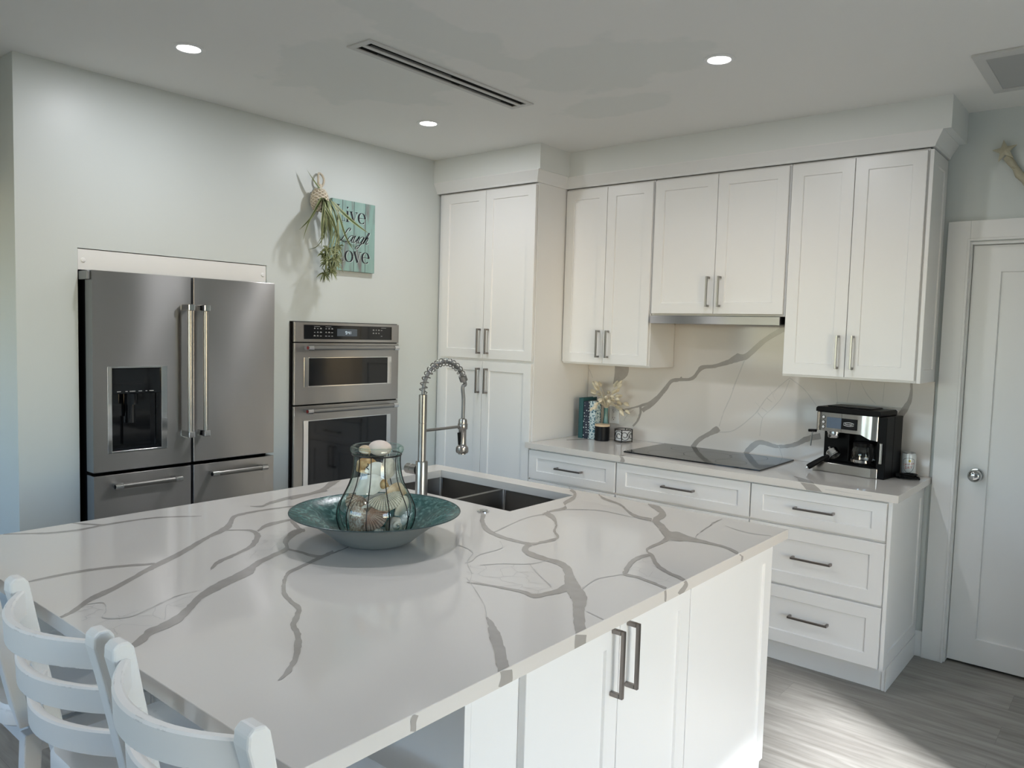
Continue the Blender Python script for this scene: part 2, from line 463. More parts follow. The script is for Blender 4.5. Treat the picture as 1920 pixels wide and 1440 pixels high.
# ------------------------------------------------------------------ mesh builder
class MB:
    def __init__(s):
        s.v, s.f, s.m, s.uv = [], [], [], {}

    def add(s, verts, faces, mi=0, uvs=None):
        b = len(s.v)
        s.v += [V(p) for p in verts]
        for k, f in enumerate(faces):
            if uvs:
                s.uv[len(s.f)] = [uvs[i] for i in f]
            s.f.append([b+i for i in f]); s.m.append(mi)

    def box(s, x0, x1, y0, y1, z0, z1, mi=0):
        s.add([(x0, y0, z0), (x1, y0, z0), (x1, y1, z0), (x0, y1, z0), (x0, y0, z1), (x1, y0, z1), (x1, y1, z1), (x0, y1, z1)],
              [(0, 3, 2, 1), (4, 5, 6, 7), (0, 1, 5, 4), (1, 2, 6, 5), (2, 3, 7, 6), (3, 0, 4, 7)], mi)

    def obox(s, c, ax, ay, az, hx, hy, hz, mi=0):
        c, ax, ay, az = V(c), V(ax)*hx, V(ay)*hy, V(az)*hz
        P = [c+sx*ax+sy*ay+sz*az for sz in (-1, 1) for (sx, sy) in ((-1, -1), (1, -1), (1, 1), (-1, 1))]
        s.add(P, [(0, 3, 2, 1), (4, 5, 6, 7), (0, 1, 5, 4), (1, 2, 6, 5), (2, 3, 7, 6), (3, 0, 4, 7)], mi)

    def tube(s, pts, r, seg=10, mi=0, closed=False, cap=True):
        pts = [V(p) for p in pts]
        n = len(pts)
        rr = r if isinstance(r, (list, tuple)) else [r]*n
        T = []
        for i in range(n):
            a = pts[(i-1) % n] if (closed or i > 0) else pts[i]
            b = pts[(i+1) % n] if (closed or i < n-1) else pts[i]
            T.append((b-a).normalized())
        up = V((0, 0, 1)) if abs(T[0].z) < .9 else V((1, 0, 0))
        nn = (up - T[0]*up.dot(T[0])).normalized()
        rings = []
        for i in range(n):
            nn = (nn - T[i]*nn.dot(T[i])).normalized()
            bb = T[i].cross(nn)
            rings.append([pts[i]+rr[i]*(math.cos(2*PI*k/seg)*nn+math.sin(2*PI*k/seg)*bb) for k in range(seg)])
        vs = [p for q in rings for p in q]
        fs = []
        for i in range(n if closed else n-1):
            j = (i+1) % n
            for k in range(seg):
                k2 = (k+1) % seg
                fs.append((i*seg+k, i*seg+k2, j*seg+k2, j*seg+k))
        if cap and not closed:
            fs.append(tuple(range(seg))[::-1]); fs.append(tuple((n-1)*seg+k for k in range(seg)))
        s.add(vs, fs, mi)

    def cyl(s, a, b, r, seg=20, mi=0, r2=None):
        s.tube([a, b], [r, r if r2 is None else r2], seg, mi)

    def lathe(s, prof, c=(0, 0, 0), seg=40, mi=0, axis=V((0, 0, 1)), capb=False, capt=False):
        c = V(c); az = V(axis).normalized()
        ax = az.orthogonal().normalized() if abs(az.z) < .99 else V((1, 0, 0))
        ay = az.cross(ax)
        vs, fs = [], []
        for (r, z) in prof:
            for k in range(seg):
                t = 2*PI*k/seg
                vs.append(c+az*z+r*(math.cos(t)*ax+math.sin(t)*ay))
        for i in range(len(prof)-1):
            for k in range(seg):
                k2 = (k+1) % seg
                fs.append((i*seg+k, i*seg+k2, (i+1)*seg+k2, (i+1)*seg+k))
        if capb:
            fs.append(tuple(range(seg))[::-1])
        if capt:
            fs.append(tuple((len(prof)-1)*seg+k for k in range(seg)))
        s.add(vs, fs, mi)

    def ellipsoid(s, c, ax, ay, az, seg=16, rings=10, mi=0):
        c, ax, ay, az = V(c), V(ax), V(ay), V(az)
        vs, fs = [c-az], []
        for i in range(1, rings):
            p = -PI/2+PI*i/rings
            for k in range(seg):
                t = 2*PI*k/seg
                vs.append(c+math.cos(p)*(math.cos(t)*ax+math.sin(t)*ay)+math.sin(p)*az)
        vs.append(c+az)
        for k in range(seg):
            fs.append((0, 1+(k+1) % seg, 1+k))
        for i in range(rings-2):
            for k in range(seg):
                k2 = (k+1) % seg
                a = 1+i*seg
                fs.append((a+k, a+k2, a+seg+k2, a+seg+k))
        a = 1+(rings-2)*seg
        for k in range(seg):
            fs.append((a+k, a+(k+1) % seg, len(vs)-1))
        s.add(vs, fs, mi)

    def prism(s, poly, o, u, v, w, depth, mi=0):
        """extrude the 2-D polygon (in axes u,v from o) by depth along w."""
        o, u, v, w = V(o), V(u), V(v), V(w)
        n = len(poly)
        a = [o+u*p[0]+v*p[1] for p in poly]
        b = [p+w*depth for p in a]
        fs = [tuple(range(n)), tuple(range(2*n-1, n-1, -1))]
        fs += [(i, n+i, n+(i+1) % n, (i+1) % n) for i in range(n)]
        s.add(a+b, fs, mi)

    def shaker(s, o, u, n, w, h, ru=.058, rv=.058, t=.02, rec=.007, mi=0):
        """five-piece door front: o = lower left corner of the front face, u across, n outward, z up."""
        o, u, n, z = V(o), V(u), V(n), V((0, 0, 1))
        def ring(iu, iv, d):
            return [o+u*iu+z*iv+n*d, o+u*(w-iu)+z*iv+n*d, o+u*(w-iu)+z*(h-iv)+n*d, o+u*iu+z*(h-iv)+n*d]
        c = .0012
        vs = ring(0, 0, -t)+ring(0, 0, -c)+ring(c, c, 0)+ring(ru, rv, 0)+ring(ru+.003, rv+.003, -rec)
        fs = [(3, 2, 1, 0)]
        for r in range(4):
            for i in range(4):
                j = (i+1) % 4
                fs.append((r*4+i, r*4+j, r*4+4+j, r*4+4+i))
        fs.append((16, 17, 18, 19))
        s.add(vs, fs, mi)

    def ribbon(s, pts, wid, place, mi=0):
        """flat stroke: pts 2-D, wid per point, place maps (x,y)->3-D."""
        n = len(pts)
        L_, R_ = [], []
        for i in range(n):
            a, b = pts[max(0, i-1)], pts[min(n-1, i+1)]
            tx, ty = b[0]-a[0], b[1]-a[1]
            l = math.hypot(tx, ty) or 1
            nx, ny = -ty/l, tx/l
            h = wid[i]/2
            L_.append(place(pts[i][0]+nx*h, pts[i][1]+ny*h)); R_.append(place(pts[i][0]-nx*h, pts[i][1]-ny*h))
        s.add(L_+R_, [(i, n+i, n+i+1, i+1) for i in range(n-1)], mi)


ORG = {}


def link(o):
    COL.objects.link(o)
    return o


def empty(name, loc, label, cat, group=None, rotz=0., kind=None):
    o = D.objects.new(name, None)
    o.empty_display_size = .05
    link(o)
    o.location = loc
    o.rotation_euler = (0, 0, rotz)
    o['label'] = label; o['category'] = cat
    if group:
        o['group'] = group
    if kind:
        o['kind'] = kind
    ORG[o.name] = V(loc)
    return o


def obj(name, mb, mats, parent=None, smooth=False, bevel=0., local=False, label=None, cat=None, group=None, kind=None, org=None, fix=True, angle=35, boxuv=True):
    me = D.meshes.new(name)
    o0 = V((0, 0, 0))
    if parent is not None and not local:
        o0 = ORG[parent.name]
    elif parent is None and org is not None:
        o0 = V(org)
    me.from_pydata([p-o0 for p in mb.v], [], mb.f)
    if not isinstance(mats, (list, tuple)):
        mats = [mats]
    for m in mats:
        me.materials.append(M[m] if isinstance(m, str) else m)
    me.polygons.foreach_set('material_index', mb.m)
    uvl = me.uv_layers.new(name='UVMap')
    for p in me.polygons:
        cu = mb.uv.get(p.index)
        nx, ny, nz = abs(p.normal.x), abs(p.normal.y), abs(p.normal.z)
        for k, li in enumerate(p.loop_indices):
            if cu:
                uvl.data[li].uv = cu[k]
                continue
            c = me.vertices[me.loops[li].vertex_index].co
            if nz >= nx and nz >= ny:
                uvl.data[li].uv = (c.x, c.y)
            elif nx >= ny:
                uvl.data[li].uv = (c.y, c.z)
            else:
                uvl.data[li].uv = (c.x, c.z)
    if fix:
        bm = bmesh.new(); bm.from_mesh(me)
        bmesh.ops.recalc_face_normals(bm, faces=bm.faces)
        bm.to_mesh(me); bm.free()
    if smooth:
        me.polygons.foreach_set('use_smooth', [True]*len(me.polygons))
        me.set_sharp_from_angle(angle=R(angle))
    me.update()
    o = D.objects.new(name, me)
    link(o)
    if parent is not None:
        o.parent = parent
        ORG[o.name] = o0
    else:
        o.location = o0
        ORG[o.name] = o0
    if bevel:
        b = o.modifiers.new('bevel', 'BEVEL')
        b.width = bevel; b.segments = 2; b.limit_method = 'ANGLE'; b.angle_limit = R(40)
        b.harden_normals = False
    if label: o['label'] = label
    if cat: o['category'] = cat
    if group: o['group'] = group
    if kind: o['kind'] = kind
    return o


def cr_spline(P, k):
    """Catmull-Rom through n-D points, k steps per span."""
    P = [V(p) for p in P]
    out = []
    for i in range(len(P)-1):
        p0, p1, p2, p3 = P[max(0, i-1)], P[i], P[i+1], P[min(len(P)-1, i+2)]
        for j in range(k):
            t = j/k
            out.append(.5*((2*p1)+(p2-p0)*t+(2*p0-5*p1+4*p2-p3)*t*t+(3*p1-p0-3*p2+p3)*t**3))
    out.append(P[-1])
    return out


def cliprect(poly, x0, x1, y0, y1):
    def cl(P, ins, inter):
        o = []
        for i in range(len(P)):
            a, b = P[i-1], P[i]
            if ins(b):
                if not ins(a): o.append(inter(a, b))
                o.append(b)
            elif ins(a):
                o.append(inter(a, b))
        return o
    def ix(c): return lambda a, b: (c, a[1]+(b[1]-a[1])*(c-a[0])/(b[0]-a[0]))
    def iy(c): return lambda a, b: (a[0]+(b[0]-a[0])*(c-a[1])/(b[1]-a[1]), c)
    for ins, it in ((lambda p: p[0] >= x0, ix(x0)), (lambda p: p[0] <= x1, ix(x1)), (lambda p: p[1] >= y0, iy(y0)), (lambda p: p[1] <= y1, iy(y1))):
        if poly: poly = cl(poly, ins, it)
    return poly


def veins(mb, data, rects, place, mi, jit=.0016, thin_mi=None, seed=0, nrm=(0, 0, 1)):
    for q, vv in enumerate(data):
        lift = V(nrm)*(.00003*q)
        A = cr_spline([(a[0]/1000, a[1]/1000, 0) for a in vv], 6)
        B = cr_spline([(a[2]/1000, a[3]/1000, 0) for a in vv], 6)
        wmax = max((a-b).length for a, b in zip(A, B))
        j = min(jit, wmax*.16)
        m = thin_mi if (thin_mi is not None and wmax < .0085) else mi

        for k in range(len(A)):
            A[k] = A[k]+V((mnoise.noise(A[k]*55+V((q, seed, 0))), mnoise.noise(A[k]*55+V((q, seed, 9))), 0))*j*2
            B[k] = B[k]+V((mnoise.noise(B[k]*55+V((q, seed, 3))), mnoise.noise(B[k]*55+V((q, seed, 7))), 0))*j*2
        for k in range(len(A)-1):
            for rc in rects:
                P = cliprect([(A[k].x, A[k].y), (B[k].x, B[k].y), (B[k+1].x, B[k+1].y), (A[k+1].x, A[k+1].y)], *rc)
                if len(P) > 2:
                    mb.add([place(*p)+lift for p in P], [tuple(range(len(P)))], m)


def crackle(mb, poly, rects, place, mi, n, seed, w=.0011):
    """cell edges of a random crackle inside the polygon."""
    rnd = random.Random(seed)
    P = [(a/1000, b/1000) for a, b in poly]
    xs, ys = [p[0] for p in P], [p[1] for p in P]
    def inside(x, y):
        c = False
        for i in range(len(P)):
            (x1, y1), (x2, y2) = P[i-1], P[i]
            if (y1 > y) != (y2 > y) and x < (x2-x1)*(y-y1)/(y2-y1)+x1: c = not c
        return c
    S = [(rnd.uniform(min(xs)-.05, max(xs)+.05), rnd.uniform(min(ys)-.05, max(ys)+.05)) for _ in range(n)]
    for a in range(n):
        cell = [(S[a][0]-.3, S[a][1]-.3), (S[a][0]+.3, S[a][1]-.3), (S[a][0]+.3, S[a][1]+.3), (S[a][0]-.3, S[a][1]+.3)]
        for b in range(n):
            if a == b: continue
            mx, my = (S[a][0]+S[b][0])/2, (S[a][1]+S[b][1])/2
            dx, dy = S[b][0]-S[a][0], S[b][1]-S[a][1]
            o = []
            for i in range(len(cell)):
                p, q = cell[i-1], cell[i]
                dp = (p[0]-mx)*dx+(p[1]-my)*dy; dq = (q[0]-mx)*dx+(q[1]-my)*dy
                if dq <= 0:
                    if dp > 0: o.append((p[0]+(q[0]-p[0])*dp/(dp-dq), p[1]+(q[1]-p[1])*dp/(dp-dq)))
                    o.append(q)
                elif dp <= 0:
                    o.append((p[0]+(q[0]-p[0])*dp/(dp-dq), p[1]+(q[1]-p[1])*dp/(dp-dq)))
            cell = o
            if not cell: break
        for i in range(len(cell)):
            p, q = cell[i-1], cell[i]
            if p > q or math.hypot(p[0]-q[0], p[1]-q[1]) < .004: continue
            if rnd.random() < .22: continue
            K = 4
            pts = []
            for t in range(K+1):
                x, y = p[0]+(q[0]-p[0])*t/K, p[1]+(q[1]-p[1])*t/K
                if 0 < t < K:
                    x += rnd.uniform(-1, 1)*.0022; y += rnd.uniform(-1, 1)*.0022
                pts.append((x, y))
            for t in range(K):
                (xa, ya), (xb, yb) = pts[t], pts[t+1]
                if not (inside(xa, ya) and inside(xb, yb)): continue
                l = math.hypot(xb-xa, yb-ya) or 1
                nx, ny = -(yb-ya)/l*w/2, (xb-xa)/l*w/2
                for rc in rects:
                    Q = cliprect([(xa+nx, ya+ny), (xa-nx, ya-ny), (xb-nx, yb-ny), (xb+nx, yb+ny)], *rc)
                    if len(Q) > 2: mb.add([place(*z) for z in Q], [tuple(range(len(Q)))], mi)

# ------------------------------------------------------------------ traced quartz veins (mm, on the slab planes)
IV= [[(1013,-3433,1001,-3429),(1054,-3383,1038,-3378),(1095,-3332,1076,-3326),(1116,-3254,1097,-3247),(1110,-3181,1088,-3173),(1112,-3087,1095,-3080),(1126,-3016,1110,-3009),(1171,-2947,1158,-2940),(1202,-2898,1198,-2896)],[(990,-3246,986,-3244),(1050,-3219,1032,-3212),(1107,-3181,1090,-3173)],[(1853,-3589,1842,-3587),(1838,-3549,1817,-3544),(1787,-3485,1754,-3477),(1742,-3409,1715,-3402),(1673,-3312,1643,-3303),(1644,-3264,1607,-3252),(1593,-3176,1551,-3161),(1524,-3085,1485,-3070),(1470,-3014,1439,-3001),(1440,-2956,1393,-2937),(1403,-2905,1349,-2889),(1324,-2849,1284,-2837),(1286,-2809,1256,-2794),(1274,-2725,1254,-2714),(1286,-2632,1270,-2622),(1298,-2569,1286,-2561)],[(1542,-3554,1532,-3551),(1542,-3490,1526,-3485),(1550,-3413,1531,-3406),(1573,-3338,1554,-3331),(1617,-3257,1601,-3249)],[(1424,-2951,1409,-2942),(1460,-2902,1449,-2896),(1501,-2891,1479,-2874),(1547,-2910,1546,-2890),(1588,-2942,1627,-2952),(1636,-2989,1662,-3000),(1676,-3060,1697,-3069),(1697,-3114,1725,-3125),(1728,-3152,1751,-3159),(1768,-3181,1772,-3181)],[(1512,-2876,1495,-2869),(1478,-2821,1441,-2802),(1463,-2750,1436,-2733),(1459,-2708,1440,-2696),(1447,-2604,1431,-2593)],[(2123,-3549,2112,-3547),(2109,-3514,2073,-3507),(2082,-3485,2047,-3476),(2076,-3462,2039,-3450),(2060,-3415,2014,-3402),(2015,-3365,1979,-3357),(1957,-3306,1921,-3296),(1929,-3252,1878,-3233),(1897,-3184,1846,-3163),(1870,-3118,1811,-3095),(1821,-3070,1782,-3054),(1781,-2993,1750,-2979),(1751,-2926,1718,-2916),(1687,-2884,1655,-2881),(1631,-2821,1572,-2792),(1605,-2764,1581,-2749)],[(1453,-2721,1438,-2704),(1536,-2757,1513,-2731),(1594,-2780,1563,-2751),(1614,-2773,1599,-2760)],[(1740,-2928,1726,-2917),(1798,-2920,1783,-2907),(1876,-2912,1855,-2896),(1870,-2854,1859,-2847),(1851,-2785,1844,-2780)],[(1843,-2836,1861,-2846),(1866,-2901,1888,-2913),(1901,-2994,1922,-3004),(1922,-3047,1943,-3054),(1983,-3101,1994,-3098),(2058,-3152,2056,-3139),(2133,-3178,2123,-3164),(2171,-3190,2171,-3176),(2207,-3221,2224,-3219),(2244,-3256,2252,-3245),(2299,-3282,2301,-3269),(2336,-3309,2350,-3300),(2385,-3345,2401,-3343),(2419,-3379,2434,-3380),(2442,-3408,2455,-3411),(2454,-3426,2458,-3428)],[(1185,-2704,1178,-2699),(1221,-2679,1198,-2665),(1200,-2630,1167,-2611),(1176,-2528,1136,-2503),(1167,-2438,1136,-2418),(1156,-2344,1130,-2326)],[(1192,-2536,1169,-2522),(1149,-2369,1107,-2343),(1080,-2254,995,-2205),(1008,-2151,913,-2089),(949,-2019,866,-1958),(931,-1912,877,-1870)],[(1836,-2171,1857,-2172),(1909,-2262,1915,-2245),(1993,-2336,1976,-2299),(2051,-2366,2028,-2332),(2130,-2381,2112,-2356),(2220,-2374,2204,-2353),(2234,-2330,2219,-2311),(2245,-2277,2226,-2257),(2224,-2227,2219,-2234),(2170,-2174,2167,-2183),(2133,-2113,2129,-2119),(2056,-2022,2071,-2060),(1977,-1965,2012,-2028)],[(2012,-2037,1994,-2017),(2000,-1973,1984,-1955),(2013,-1895,1984,-1864),(1964,-1828,1935,-1805),(1934,-1727,1900,-1697),(1867,-1622,1870,-1646),(1808,-1571,1827,-1611)],[(2195,-2352,2229,-2376),(2236,-2435,2244,-2414),(2300,-2472,2275,-2431),(2361,-2474,2342,-2442),(2410,-2482,2390,-2443),(2453,-2517,2445,-2474),(2502,-2582,2506,-2539),(2555,-2645,2550,-2581),(2605,-2692,2616,-2644),(2642,-2740,2661,-2722),(2691,-2808,2706,-2782),(2729,-2855,2745,-2835),(2741,-2872,2760,-2860)],[(2507,-2563,2561,-2619),(2524,-2643,2550,-2671),(2519,-2688,2538,-2710),(2505,-2719,2523,-2744),(2470,-2718,2481,-2735),(2402,-2737,2410,-2748),(2352,-2751,2360,-2761),(2322,-2770,2326,-2774)],[(1955,-1588,1949,-1576),(2019,-1647,2001,-1614),(2119,-1688,2108,-1665),(2216,-1782,2203,-1751),(2282,-1825,2262,-1785),(2338,-1827,2316,-1784)],[(2190,-1597,2183,-1581),(2274,-1673,2246,-1599),(2297,-1701,2330,-1706),(2329,-1808,2354,-1799),(2406,-1899,2390,-1834),(2483,-1991,2450,-1901),(2526,-2001,2475,-1891),(2552,-1975,2524,-1913),(2607,-1962,2593,-1929),(2667,-1964,2658,-1940),(2711,-1987,2703,-1961),(2734,-2005,2726,-1978)],[(2470,-1964,2504,-2005),(2490,-2039,2509,-2063),(2500,-2147,2512,-2156),(2554,-2217,2551,-2193),(2614,-2291,2607,-2263),(2671,-2329,2662,-2305),(2717,-2348,2709,-2324),(2742,-2361,2735,-2340)],[(2537,-2186,2549,-2205),(2524,-2230,2544,-2256),(2532,-2299,2554,-2318),(2567,-2391,2587,-2403),(2589,-2426,2582,-2410),(2630,-2423,2622,-2406),(2686,-2437,2680,-2420),(2733,-2450,2727,-2434)],[(2523,-2920,2522,-2917),(2559,-2952,2559,-2935),(2603,-2999,2607,-2970),(2652,-3043,2658,-3014),(2707,-3096,2715,-3069),(2738,-3125,2744,-3095),(2748,-3133,2752,-3101)],[(2297,-2745,2296,-2742),(2358,-2786,2357,-2783),(2424,-2832,2424,-2830),(2474,-2870,2474,-2868),(2526,-2923,2528,-2921)],[(2575,-2606,2570,-2601),(2556,-2514,2552,-2509),(2567,-2470,2564,-2466),(2585,-2421,2581,-2416)],[(2562,-1933,2560,-1933),(2539,-1877,2536,-1873),(2515,-1726,2510,-1719),(2508,-1695,2502,-1685),(2504,-1611,2501,-1606)],[(2555,-1696,2553,-1691),(2647,-1730,2645,-1724),(2723,-1712,2722,-1708)],[(2673,-2729,2671,-2726),(2730,-2745,2729,-2741)],[(2250,-2639,2247,-2635),(2284,-2586,2281,-2582),(2343,-2530,2340,-2526),(2359,-2459,2356,-2455)],[(2344,-2533,2343,-2529),(2409,-2582,2407,-2579),(2499,-2639,2498,-2635)],[(2207,-2654,2203,-2650),(2207,-2625,2203,-2622),(2181,-2562,2177,-2558),(2182,-2465,2178,-2462),(2126,-2407,2125,-2410)],[(2066,-2533,2062,-2528),(2145,-2558,2144,-2553),(2205,-2645,2207,-2643),(2280,-2707,2281,-2706),(2327,-2766,2329,-2766)],[(2042,-2342,2037,-2338),(1997,-2119,1992,-2114),(2004,-2020,1999,-2014)],[(2013,-1900,2009,-1895),(2117,-1823,2113,-1817),(2244,-1824,2241,-1819),(2324,-1811,2322,-1807)],[(1804,-3505,1801,-3504),(1820,-3475,1816,-3473),(1876,-3493,1877,-3492),(1916,-3515,1911,-3512),(1951,-3472,1948,-3471),(1920,-3393,1917,-3392),(1896,-3337,1893,-3336),(1896,-3286,1894,-3285)]]
IP= [[(2219,-2660),(2283,-2584),(2343,-2527),(2418,-2582),(2503,-2638),(2529,-2693),(2510,-2726),(2473,-2723),(2403,-2740),(2320,-2768)],[(2543,-2290),(2553,-2214),(2584,-2249),(2626,-2297),(2716,-2349),(2722,-2435),(2623,-2409),(2591,-2409)],[(1802,-3505),(1821,-3472),(1908,-3504),(1921,-3390),(1906,-3292),(1997,-3376),(2047,-3473),(2095,-3543),(2035,-3564),(1846,-3550)],[(1561,-2900),(1538,-2837),(1521,-2764),(1581,-2793),(1675,-2892),(1745,-2995),(1749,-3081),(1666,-2977)]]
IE= [[(-2861,906,-2816,892),(-2862,894,-2817,880),(-2861,874,-2818,860)],[(-3118,908,-3079,899),(-3112,894,-3076,881),(-3118,876,-3079,859)],[(-2353,902,-2343,904),(-2349,898,-2326,890),(-2368,888,-2345,875),(-2384,881,-2368,870)],[(-2461,909,-2450,907),(-2459,895,-2445,892),(-2459,878,-2447,875)],[(-1995,903,-1992,905),(-1972,892,-1960,892),(-1978,881,-1964,877)],[(-3344,907,-3331,899),(-3349,897,-3337,890),(-3351,879,-3338,873)]]
BV= [[(1027,1363,1133,1363),(1030,1336,1129,1318),(1028,1315,1096,1281),(1024,1270,1047,1258),(1020,1246,1024,1244)],[(1078,1072,1074,1087),(1124,1085,1120,1098),(1205,1112,1202,1121),(1238,1118,1231,1136),(1292,1140,1282,1154),(1348,1182,1336,1195),(1391,1216,1377,1225),(1409,1257,1398,1264),(1441,1284,1435,1294),(1477,1291,1471,1300),(1506,1316,1498,1324)],[(1217,1122,1235,1123),(1220,1079,1235,1078),(1205,1036,1218,1031),(1172,994,1182,988)],[(1247,1084,1229,1105),(1321,1136,1300,1154),(1403,1231,1381,1247),(1449,1287,1439,1306),(1571,1306,1561,1323),(1633,1370,1619,1392),(1712,1386,1706,1406),(1801,1412,1789,1439),(1856,1430,1838,1473),(1909,1450,1889,1478),(2007,1543,1989,1565),(2102,1602,2087,1628),(2195,1649,2183,1671)],[(1887,1441,1892,1439),(1850,1343,1855,1341),(1822,1270,1827,1268)],[(1881,1435,1884,1433),(1812,1230,1818,1229),(1775,1135,1779,1133),(1751,1048,1755,1047)],[(1607,896,1578,913),(1638,945,1619,963),(1711,992,1695,1015),(1747,1009,1736,1047),(1758,1018,1761,1025)],[(1753,1010,1752,1015),(1850,1034,1847,1039),(1964,1137,1960,1140),(2028,1233,2025,1236),(2124,1328,2121,1331),(2149,1352,2148,1354)],[(2148,1343,2151,1342),(2114,1253,2117,1251),(2062,1182,2064,1180),(2008,1121,2011,1120),(1995,1018,1999,1018)],[(1925,896,1905,911),(1971,944,1948,969),(2005,969,2004,996),(2084,961,2086,981),(2142,966,2139,985),(2210,985,2201,1007),(2263,1016,2252,1043),(2334,1038,2326,1069)],[(2148,1352,2150,1355),(2232,1292,2234,1295),(2300,1211,2302,1213)],[(2391,1346,2394,1347),(2406,1231,2409,1232)],[(2465,1352,2468,1351),(2453,1246,2456,1246)],[(2515,1354,2517,1355),(2547,1293,2550,1296),(2593,1246,2595,1248)],[(2629,1357,2632,1357),(2625,1260,2628,1260)],[(2750,1370,2759,1369),(2746,1296,2762,1293),(2722,1244,2747,1232),(2700,1201,2728,1191),(2695,1136,2713,1133)],[(866,1277,861,1276),(832,1341,827,1339)],[(2025,1233,2027,1236),(2055,1213,2057,1216)],[(2000,1175,2002,1178),(2032,1155,2033,1158)],[(2010,1122,2008,1119),(1980,1147,1978,1145)],[(2105,973,2109,975),(2119,941,2122,943),(2131,910,2134,911)],[(1185,1102,1188,1100),(1129,1053,1132,1050),(1108,1019,1112,1017)]]
CV= [[(1493,-675,1459,-609),(1543,-724,1524,-666),(1547,-754,1603,-790)],[(2442,-606,2433,-562),(2502,-749,2472,-588),(2568,-883,2539,-700)],[(924,-376,908,-354),(1006,-235,980,-196),(1145,-107,1130,-83)]]

H = 2.655          # ceiling
ZC = .906          # worktop
ZB = .873          # underside of worktop

# ------------------------------------------------------------------ room shell
mb = MB(); mb.box(-3.2, 5.9, -7.4, .12, -.05, 0)
obj('floor', mb, 'floor', kind='structure')
mb = MB(); mb.box(-3.2, 5.9, -7.4, .12, H, H+.05)
obj('ceiling', mb, 'ceil', kind='structure')
mb = MB()
FY0, FY1, FZ = -2.8244, -1.8814, 1.881
OY0, OY1, OZ0, OZ1 = -1.722, -.977, .40, 1.580
for (y0, y1, z0, z1) in ((-3.066, FY0, 0, H), (FY0, FY1, FZ, H), (FY1, OY0, 0, H), (OY0, OY1, 0, OZ0), (OY0, OY1, OZ1, H), (OY1, 0, 0, H)):
    mb.box(-.80, 0, y0, y1, z0, z1)
mb.box(-.90, -.80, -3.066, 0, 0, H)
mb.box(-3.2, -.80, -3.066, -2.95, 0, H)
obj('wall_left', mb, 'wall', kind='structure')
DX0, DX1, DZ = 2.960, 3.79, 2.05       # door opening
mb = MB()
mb.box(-.9, DX0, 0, .12, 0, H); mb.box(DX1, 5.9, 0, .12, 0, H); mb.box(DX0, DX1, 0, .12, DZ, H); mb.box(DX0, DX1, .10, .12, 0, DZ)
obj('wall_back', mb, 'wall', kind='structure')
WY0, WY1, WZ = -4.20, -2.47, 2.10
mb = MB()
mb.box(5.6, 5.9, -7.4, WY0, 0, H); mb.box(5.6, 5.9, WY1, .12, 0, H); mb.box(5.6, 5.9, WY0, WY1, WZ, H)
obj('wall_right', mb, 'wall', kind='structure')
mb = MB(); mb.box(4.4, 5.6, -1.778, 0, 0, H)  # unseen block, added to keep window light off the door corner
obj('added_shade_block', mb, 'wall', kind='structure')
GX0, GX1, GZ, GS = -1.2, 2.4, 2.25, 1.10
mb = MB()
mb.box(-3.2, GX0, -7.4, -7.1, 0, H); mb.box(GX1, 5.9, -7.4, -7.1, 0, H); mb.box(GX0, GX1, -7.4, -7.1, GZ, H); mb.box(GX0, GX1, -7.4, -7.1, 0, GS)
obj('wall_front', mb, 'wall', kind='structure')
mb = MB(); mb.box(-3.2, -3.1, -7.1, -3.066, 0, H)
obj('wall_hall', mb, 'wall', kind='structure')
mb = MB(); mb.box(-3.1, -.12, -3.75, -3.45, 2.12, H)  # unseen beam, added to darken the top of the left wall's end
obj('added_shade_beam', mb, 'wall', kind='structure')
# open glazed doors: frames with one mullion each
mb = MB()
for y in (WY0, (WY0+WY1)/2-.03, WY1-.06):
    mb.box(5.66, 5.74, y, y+.06, 0, WZ)
mb.box(5.66, 5.74, WY0, WY1, WZ-.06, WZ)
obj('window_1', mb, 'trim', kind='structure')
mb = MB()
for k in range(4):
    x = GX0+(GX1-GX0-.06)*k/3
    mb.box(x, x+.06, -7.30, -7.22, GS, GZ)
mb.box(GX0, GX1, -7.30, -7.22, GZ-.06, GZ)
obj('window_2', mb, 'trim', kind='structure')
portal('daylight_portal_right', (5.62, (WY0+WY1)/2, WZ/2), WY1-WY0, WZ, (-1, 0, 0))
portal('daylight_portal_front', ((GX0+GX1)/2, -7.12, (GS+GZ)/2), GX1-GX0, GZ-GS, (0, 1, 0))
# soffit above the cabinets
ZS = 2.5104
mb = MB()
mb.box(0, .873, -.656, 0, ZS, H); mb.box(.873, 2.924, -.362, 0, ZS, H)
obj('trim_1', mb, 'soffit', kind='structure')
# crown moulding, mitred round the cabinet fronts
def crown(path, z0, z1, flare):
    m = MB()
    prof = [(0, z0), (.004, z0+.012), (flare, z1-.004), (flare, z1), (-.015, z1), (-.015, z0)]
    n = len(path)
    rows = []
    for i, p in enumerate(path):
        p = V((p[0], p[1], 0))
        ds = []
        if i > 0: ds.append((p-V((*path[i-1], 0))).normalized())
        if i < n-1: ds.append((V((*path[i+1], 0))-p).normalized())
        ns = [V((d.y, -d.x, 0)) for d in ds]
        if len(ns) == 2:
            b = (ns[0]+ns[1]); b = b/(b.dot(ns[0]))
        else:
            b = ns[0]
        rows.append([p+b*o+V((0, 0, z)) for o, z in prof])
    k = len(prof)
    vs = [q for r in rows for q in r]
    fs = []
    for i in range(n-1):
        for j in range(k):
            j2 = (j+1) % k
            fs.append((i*k+j, i*k+j2, (i+1)*k+j2, (i+1)*k+j))
    fs += [tuple(range(k)), tuple((n-1)*k+j for j in range(k))[::-1]]
    m.add(vs, fs)
    return m
obj('trim_2', crown([(0.001, -.624), (.830, -.624), (.830, -.333), (2.858, -.333), (2.858, -.002)], 2.4445, ZS, .034), 'trim', kind='structure')
